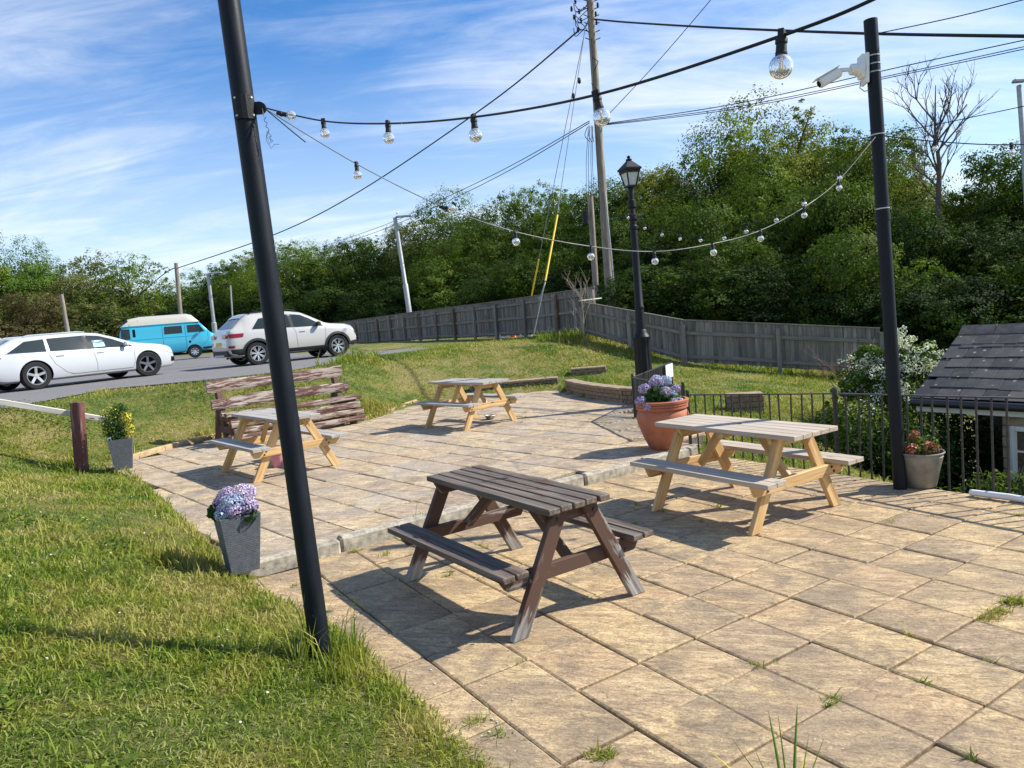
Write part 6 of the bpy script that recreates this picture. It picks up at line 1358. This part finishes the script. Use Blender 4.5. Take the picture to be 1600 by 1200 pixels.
# --- white estate
def estate():
    L2 = 2.47; top = [(-2.47, .62), (-2.44, .92), (-2.36, 1.02), (-2.28, 1.08), (-1.72, 1.40), (-1.2, 1.445), (-.6, 1.465), (-.1, 1.46), (.3, 1.41), (.66, 1.28), (1.15, 1.04), (1.35, .985), (1.9, .90), (2.2, .83), (2.36, .74), (2.44, .62), (2.47, .52)]
    belt = [(-2.47, .58), (-2.4, .93), (-1.9, .955), (-1, .93), (0, .90), (1.0, .88), (1.3, .87), (2.0, .80), (2.3, .70), (2.47, .48)]
    under = [(-2.47, .42), (-2.4, .28), (-2.1, .21), (-1.0, .19), (1, .19), (2.0, .20), (2.35, .22), (2.47, .30)]
    top = [(a, z if z < .9 else .9+(z-.9)*.84) for a, z in top]; belt = [(a, z if z < .8 else z-.035) for a, z in belt]
    plan = [(-2.47, .80), (-2.42, .88), (-2.3, .94), (-1.9, .985), (-1, 1), (1, 1), (1.7, .985), (2.1, .93), (2.3, .84), (2.42, .70), (2.47, .58)]
    c = Car('white estate car parked at the left with dark windows and a cyan notice inside', 'car', 1.86, top, belt, under, plan, .70, M['paint_white'], 'estate_car', (-1.44, 1.48), .345)
    c.body(-2.465, 2.465)
    g = M['car_glass']
    c.patch('side_window', [(-2.02, 0.941), (-1.12, 0.925)], [(-1.55, 1.210), (-1.10, 1.244)], g)
    c.patch('side_window', [(-1.04, 0.922), (-.12, 0.908)], [(-1.02, 1.248), (-.16, 1.269)], g)
    c.patch('side_window', [(-.02, 0.905), (.62, 0.895), (1.12, 0.891)], [(-.06, 1.269), (.28, 1.235), (.62, 1.126)], g)
    c.patch('door_pillar', [(-.125, 0.908), (-.015, 0.905)], [(-.165, 1.270), (-.055, 1.270)], M['cladding'], .005)
    c.over('windscreen', .52, 1.22, .93, g); c.over('rear_window', -2.22, -1.80, .88, g)
    for p in ([(-1.08, 0.916), (-1.10, 0.870), (-.98, 0.600), (-.72, 0.360), (-.55, 0.300)], [(-.04, 0.904), (.02, 0.770), (.06, 0.500), (.05, 0.300)], [(1.13, 0.887), (1.10, 0.750), (1.08, 0.450), (1.02, 0.300)], [(-.55, 0.300), (1.02, 0.300)]): c.line('door_seam', p, .0045, M['cladding'], .0)
    c.line('window_trim', [(-2.06, 0.930), (-1.1, 0.915), (0, 0.897), (1.15, 0.880)], .008, M['chrome'], .004)
    for x in (-.82, 0.200): c.patch('door_handle', [(x-.10, .79), (x+.10, .80)], [(x-.10, .815), (x+.10, .825)], M['paint_white'], .030, 4, 2)
    c.patch('tail_light', [(-2.44, 0.770), (-2.15, 0.830)], [(-2.42, 0.870), (-2.20, 0.895)], M['red_lens'], .006, 6, 2)
    c.patch('headlight', [(2.05, 0.660), (2.37, 0.580)], [(1.98, 0.730), (2.34, 0.700)], M['clear_lens'], .008, 8, 3)
    c.patch('side_grille', [(2.20, 0.360), (2.40, 0.360)], [(2.22, 0.500), (2.42, 0.480)], M['under'], .006, 6, 2)
    c.mirror(.88, .93, M['paint_white'], sz=(.13, .18, .12))
    for sd in (-1, 1): b = MB(); b.tube([(-1.5, sd*.60, 1.33), (-1.4, sd*.60, 1.36), (-.2, sd*.60, 1.38), (-.02, sd*.60, 1.355)], .014, 6); b.obj('roof_rail', M['paint_white'], c.t)
    b = MB(); b.add([(-1.95, 0, 1.29), (-1.80, .0, 1.39), (-1.72, .012, 1.325), (-1.72, -.012, 1.325)], [(0, 3, 1), (0, 1, 2), (1, 3, 2), (0, 2, 3)]); b.obj('aerial_fin', M['paint_white'], c.t)
    st = c.patch('window_notice', [(.06, 0.941), (.36, 0.941)], [(.07, 1.055), (.36, 1.055)], M['sticker'], .010, 2, 2, (-1,))[0]; c.patch('window_notice', [(.05, 1.067), (.35, 1.067)], [(.06, 1.122), (.33, 1.122)], M['sticker_blue'], .010, 2, 2, (-1,))
    for z_, xa, xb in ((1.085, .12, .30), (1.05, .14, .28), (1.015, .10, .32)): c.patch('notice_print', [(xa, z_-.007), (xb, z_-.007)], [(xa, z_+.007), (xb, z_+.007)], M['ink'], .013, 3, 1, (-1,))
    c.patch('notice_print', [(.12, 1.088), (.26, 1.088)], [(.12, 1.102), (.26, 1.102)], M['white_plastic'], .013, 3, 1, (-1,))
    for sd in (-1, 1): c.wheel(-1.44, sd, 5, M['alloy']); c.wheel(1.48, sd, 5, M['alloy_dark'], steer=R(-14))
    return c
est = estate(); est.place(*place_wheels(56, 609, 239, 587, .90, -1.44, 1.48, CAR_Z, .95)); est.t.scale = (.95,)*3; est.t.location.z = CAR_Z
# --- pale crossover
def suv():
    top = [(-2.12, .70), (-2.09, .98), (-2.0, 1.08), (-1.93, 1.12), (-1.50, 1.50), (-1.35, 1.545), (-.8, 1.575), (-.1, 1.565), (.25, 1.51), (.55, 1.38), (.98, 1.13), (1.15, 1.085), (1.7, 1.03), (1.95, .95), (2.06, .82), (2.11, .62)]
    belt = [(-2.12, .66), (-2.0, 1.03), (-1.2, 1.02), (0, .985), (.8, .965), (1.2, .95), (1.8, .90), (2.11, .58)]
    under = [(-2.12, .50), (-2.03, .34), (-1.8, .26), (0, .24), (1.5, .26), (1.95, .28), (2.11, .40)]
    plan = [(-2.12, .82), (-2.06, .90), (-1.9, .965), (-1.5, 1), (1.2, 1), (1.7, .97), (1.95, .88), (2.06, .76), (2.11, .62)]
    c = Car('warm white crossover car with black wheel arch cladding, right of the estate', 'car', 1.82, top, belt, under, plan, .72, M['paint_stone'], 'crossover_car', (-1.27, 1.31), .345)
    c.body(-2.115, 2.105); g = M['car_glass']
    c.patch('side_window', [(-1.36, 1.075), (-.95, 1.065)], [(-1.10, 1.38), (-.93, 1.40)], g)
    c.patch('side_window', [(-.93, 1.065), (-.16, 1.045)], [(-.91, 1.405), (-.20, 1.455)], g)
    c.patch('side_window', [(-.06, 1.04), (.50, 1.03), (.90, 1.02)], [(-.10, 1.455), (.22, 1.41), (.50, 1.28)], g)
    c.patch('door_pillar', [(-.165, 1.045), (-.055, 1.042)], [(-.205, 1.456), (-.095, 1.456)], M['cladding'], .005)
    c.over('windscreen', .42, 1.06, .93, g); c.over('rear_window', -1.90, -1.56, .90, g)
    c.over('spoiler', -1.60, -1.40, .95, M['paint_stone'], 3, .03)
    for p in ([(-.98, 1.06), (-1.0, .95), (-.90, .62), (-.70, .44)], [(-.10, 1.04), (-.04, .9), (-.02, .44)], [(.94, 1.01), (.93, .8), (.88, .44)]): c.line('door_seam', p, .0045, M['cladding'], .0)
    c.patch('sill_cladding', [(-1.0, .25), (1.0, .25)], [(-.92, .41), (.95, .41)], M['cladding'], .012, 10, 3)
    c.patch('rear_cladding', [(-2.05, .36), (-1.62, .27)], [(-2.09, .52), (-1.66, .52)], M['cladding'], .012, 6, 3); c.patch('front_cladding', [(1.66, .29), (2.05, .36)], [(1.68, .45), (2.08, .50)], M['cladding'], .012, 6, 3)
    for wx in (-1.27, 1.31):
        for sd in (-1, 1):
            b = MB(); vs = []; n = 22
            for k in range(n+1):
                a = R(-18)+R(216)*k/n
                for r_, o_ in ((.392, .020), (.462, .012)):
                    x, z = wx+r_*math.cos(a), .345+r_*math.sin(a); vs.append((x, sd*(c.side(x, max(z, .27))+o_), z))
            fs = [(2*k, 2*k+1, 2*k+3, 2*k+2) for k in range(n)]; b.add(vs, fs); vs2 = [(v[0], v[1]-sd*.05, v[2]) for v in vs]; b.add(vs2, [f_[::-1] for f_ in fs]); m0 = len(vs)
            for k in range(n): b.f += [(2*k, 2*k+2, m0+2*k+2, m0+2*k)]; b.m.append(0)
            b.obj('arch_cladding', M['cladding'], c.t, smooth=40)
    for x in (-.74, .20): c.patch('door_handle', [(x-.10, .90), (x+.09, .905)], [(x-.10, .93), (x+.09, .935)], M['paint_stone'], .030, 4, 2)
    c.patch('tail_light', [(-2.09, .86), (-1.66, .87)], [(-2.04, .98), (-1.62, .98)], M['red_lens'], .010, 8, 3)
    b = MB()
    for sd in (-1, 1): b.box((-2.105, sd*.55, .92), (.02, .36, .11))
    b.obj('tail_light', M['red_lens'], c.t, bevel=.01)
    b = MB(); b.box((-2.118, 0, .70), (.016, .52, .11)); b.obj('number_plate', M['plate_yellow'], c.t)
    b = MB(); b.box((-2.07, 0, .42), (.10, 1.44, .20)); b.obj('rear_bumper', M['cladding'], c.t, bevel=.03); b = MB(); b.box((-2.13, 0, .34), (.03, .9, .07)); b.obj('skid_plate', M['zinc'], c.t, bevel=.01)
    c.patch('fog_lamp', [(-2.08, .56), (-1.93, .56)], [(-2.09, .63), (-1.91, .63)], M['red_lens'], .008, 4, 2)
    c.patch('headlight', [(1.82, .80), (2.03, .76)], [(1.76, .88), (2.0, .86)], M['clear_lens'], .008, 6, 2)
    c.patch('day_lamp', [(1.98, .56), (2.06, .56)], [(1.98, .70), (2.07, .68)], M['clear_lens'], .010, 4, 2)
    c.mirror(.70, 1.06, M['cladding'])
    for sd in (-1, 1): b = MB(); b.tube([(-1.35, sd*.60, 1.53), (-1.25, sd*.60, 1.575), (-.1, sd*.60, 1.60), (.12, sd*.60, 1.555)], .014, 6); b.obj('roof_rail', M['cladding'], c.t)
    for sd in (-1, 1): c.wheel(-1.27, sd, 7, M['alloy'], double=True); c.wheel(1.31, sd, 7, M['alloy'], double=True)
    return c
sv = suv(); sv.place(*place_wheels(406, 570, 530, 556.5, .88, -1.27, 1.31, CAR_Z, .96)); sv.t.scale = (.955,)*3; sv.t.location.z = CAR_Z
# --- turquoise campervan
def van():
    top = [(-2.28, .70), (-2.26, 1.0), (-2.20, 1.45), (-2.10, 1.84), (-1.6, 1.86), (1.20, 1.86), (1.55, 1.78), (1.95, 1.28), (2.15, 1.16), (2.24, .95), (2.27, .60)]
    belt = [(-2.28, .66), (-2.2, 1.22), (1.6, 1.22), (2.0, 1.16), (2.27, .56)]
    under = [(-2.28, .46), (-2.2, .36), (-1, .34), (1, .34), (2.1, .36), (2.27, .46)]
    plan = [(-2.28, .86), (-2.2, .95), (-1.9, 1), (1.6, 1), (1.95, .97), (2.15, .92), (2.27, .80)]
    c = Car('turquoise campervan with a cream high roof behind the white estate', 'van', 1.84, top, belt, under, plan, .88, M['paint_blue'], 'campervan', (-1.32, 1.14), .325)
    c.body(-2.275, 2.265); g = M['car_glass']
    b = MB(); pr = [(-2.10, 1.82), (-2.02, 2.02), (-1.78, 2.22), (-1.2, 2.30), (.9, 2.30), (1.15, 2.22), (1.48, 1.88), (1.50, 1.83)]; vs = []
    secn = [(-1, 0), (-.97, .5), (-.86, .88), (-.5, 1.0), (0, 1.02), (.5, 1.0), (.86, .88), (.97, .5), (1, 0)]
    for x, z in pr:
        for a, f in secn: vs.append((x, a*.80, 1.80+(z-1.80)*f))
    k = len(secn); b.add(vs, [(i*k+j, (i+1)*k+j, (i+1)*k+j+1, i*k+j+1) for i in range(len(pr)-1) for j in range(k-1)]); hr = b.obj('high_roof', M['paint_cream'], c.t, smooth=45)
    b = MB()
    for x in (-1.3, -.6, .1, .75): b.tube([(x, -.79, 1.86), (x, -.76, 2.10), (x, -.68, 2.245), (x, -.3, 2.305), (x, .3, 2.305)], .008, 4)
    b.obj('roof_seam', M['paint_cream'], c.t)
    b = MB(); b.add([(-2.115, -.76, 1.86), (-2.04, -.745, 2.03), (-1.80, -.70, 2.23), (-1.68, -.80, 1.86)], [(0, 1, 2, 3), (3, 2, 1, 0)]); b.obj('roof_side_window', g, c.t)
    b = MB(); b.tube([(-2.12, -.815, 1.84), (1.50, -.815, 1.84)], .022, 6); b.tube([(-2.12, .815, 1.84), (1.50, .815, 1.84)], .022, 6); b.obj('roof_gutter', M['paint_blue'], c.t)
    c.patch('side_window', [(-.18, 1.32), (.66, 1.32)], [(-.16, 1.70), (.66, 1.70)], g); c.patch('side_window', [(.90, 1.32), (1.72, 1.32)], [(.90, 1.70), (1.48, 1.70)], g)
    c.patch('side_window', [(-2.14, 1.20), (-1.72, 1.20)], [(-2.10, 1.72), (-1.72, 1.72)], g)
    c.patch('air_vent', [(-1.60, 1.30), (-1.48, 1.30)], [(-1.60, 1.68), (-1.48, 1.68)], M['under'])
    c.over('windscreen', 1.55, 1.95, .95, g)
    for p in ([(-.26, .42), (-.26, 1.20), (-.26, 1.76)], [(.80, .42), (.80, 1.20), (.80, 1.76)], [(1.86, 1.30), (1.84, .9), (1.60, .66)]): c.line('door_seam', p, .007, M['steel_dark'], .0)
    c.line('side_crease', [(-2.1, 1.16), (1.9, 1.16)], .014, M['paint_blue'], .004)
    c.patch('bumper_strip', [(1.55, .42), (2.2, .46)], [(1.55, .52), (2.24, .56)], M['cladding'], .01)
    b = MB(); b.box((2.27, 0, .50), (.12, 1.60, .16)); b.obj('front_bumper', M['cladding'], c.t, bevel=.02)
    c.patch('fuel_cap', [(.92, .80), (1.02, .80)], [(.92, .90), (1.02, .90)], M['under'], .006, 2, 2)
    c.mirror(1.55, 1.38, M['cladding'], sz=(.06, .14, .2))
    for sd in (-1, 1): c.wheel(-1.32, sd, 8, M['chrome'], rimr=.60); c.wheel(1.14, sd, 8, M['chrome'], rimr=.60)
    return c
vn = van(); a_ = at(306, 559, 37.5); yaw_ = R(22)
vn.place(a_.x-1.14*math.cos(yaw_)-.9*math.sin(yaw_), a_.y-1.14*math.sin(yaw_)+.9*math.cos(yaw_), a_.z, yaw_)

# ------------------------------------------------------------------ small things in the grass and on the paving
dx_, dy_ = [], []
for cx_, cy_, n_, s_ in ((-3.3, 4.9, 12, .35), (-2.2, 3.6, 5, .3), (-3.9, 6.6, 12, .5), (-4.6, 5.2, 10, .5), (-1.5, 3.0, 3, .2)):
    dx_.append(RNG.normal(cx_, s_, n_)); dy_.append(RNG.normal(cy_, s_, n_))
x = np.concatenate(dx_); y = np.concatenate(dy_); ok = pdist(low_poly, x, y) > .05; x, y = x[ok], y[ok]; n = len(x); z = height(x, y)
P = np.stack([x, y, z+.045], 1); k = 3; P = np.repeat(P, k, 0)+RNG.normal(0, .002, (n*k, 3)); Q = np.tile([0, 0, 1.], (n*k, 1))+RNG.normal(0, .25, (n*k, 3))
tag(link('daisies', leafmesh('daisies', P, Q, np.full(n*k, .013), np.full(n*k, .9), M['petal_white'], .9)), 'tiny white daisies scattered in the lawn', 'flowers', kind='stuff')
# broad leaved weeds in the lawn
P, Q = [], []
for cx_, cy_, n_, s_ in ((-2.9, 3.3, 140, .16), (-3.9, 4.3, 160, .2), (-2.3, 2.9, 90, .12), (-4.3, 6.2, 180, .25), (-3.2, 5.6, 120, .16), (-7.5, 11.9, 500, .32), (-8.2, 11.6, 320, .3), (-6.9, 12.6, 160, .3), (-1.6, 2.5, 70, .1), (-5.2, 8.6, 160, .25)):
    px_ = RNG.normal(cx_, s_, n_); py_ = RNG.normal(cy_, s_*.7, n_); P.append(np.stack([px_, py_, height(px_, py_)+RNG.uniform(.012, .05 if cy_ < 10 else .12, n_)], 1)); Q.append(np.tile([0, 0, 1.], (n_, 1))+RNG.normal(0, .45, (n_, 3)))
P = np.concatenate(P); Q = np.concatenate(Q); n = len(P)
tag(link('lawn_weeds', leafmesh('lawn_weeds', P, Q, RNG.uniform(.025, .055, n), RNG.random(n), M['leaf_mid'], .6)), 'patches of low broad leaved weeds in the lawn', 'weeds', kind='stuff')
# pale stone chips along the near grass edge
b = MB(); rr = random.Random(3)
for k in range(50):
    t_ = rr.random(); i = rr.choice((0, 1, 2, 3, 4)); a_, b_ = low_poly[i], low_poly[i+1]; x_ = a_[0]+(b_[0]-a_[0])*t_+rr.gauss(.10, .09); y_ = a_[1]+(b_[1]-a_[1])*t_+rr.gauss(.10, .09); s_ = rr.uniform(.004, .011)
    b.box((x_, y_, .002+s_*.3), (s_, s_*rr.uniform(.6, 1.2), s_*.4), rot=Matrix.Rotation(rr.uniform(0, 3), 3, 'Z'))
b.obj('stone_chips', M['grey_rail'], label='pale stone chips scattered on the paving by the grass edge', cat='stone chips', kind='stuff')
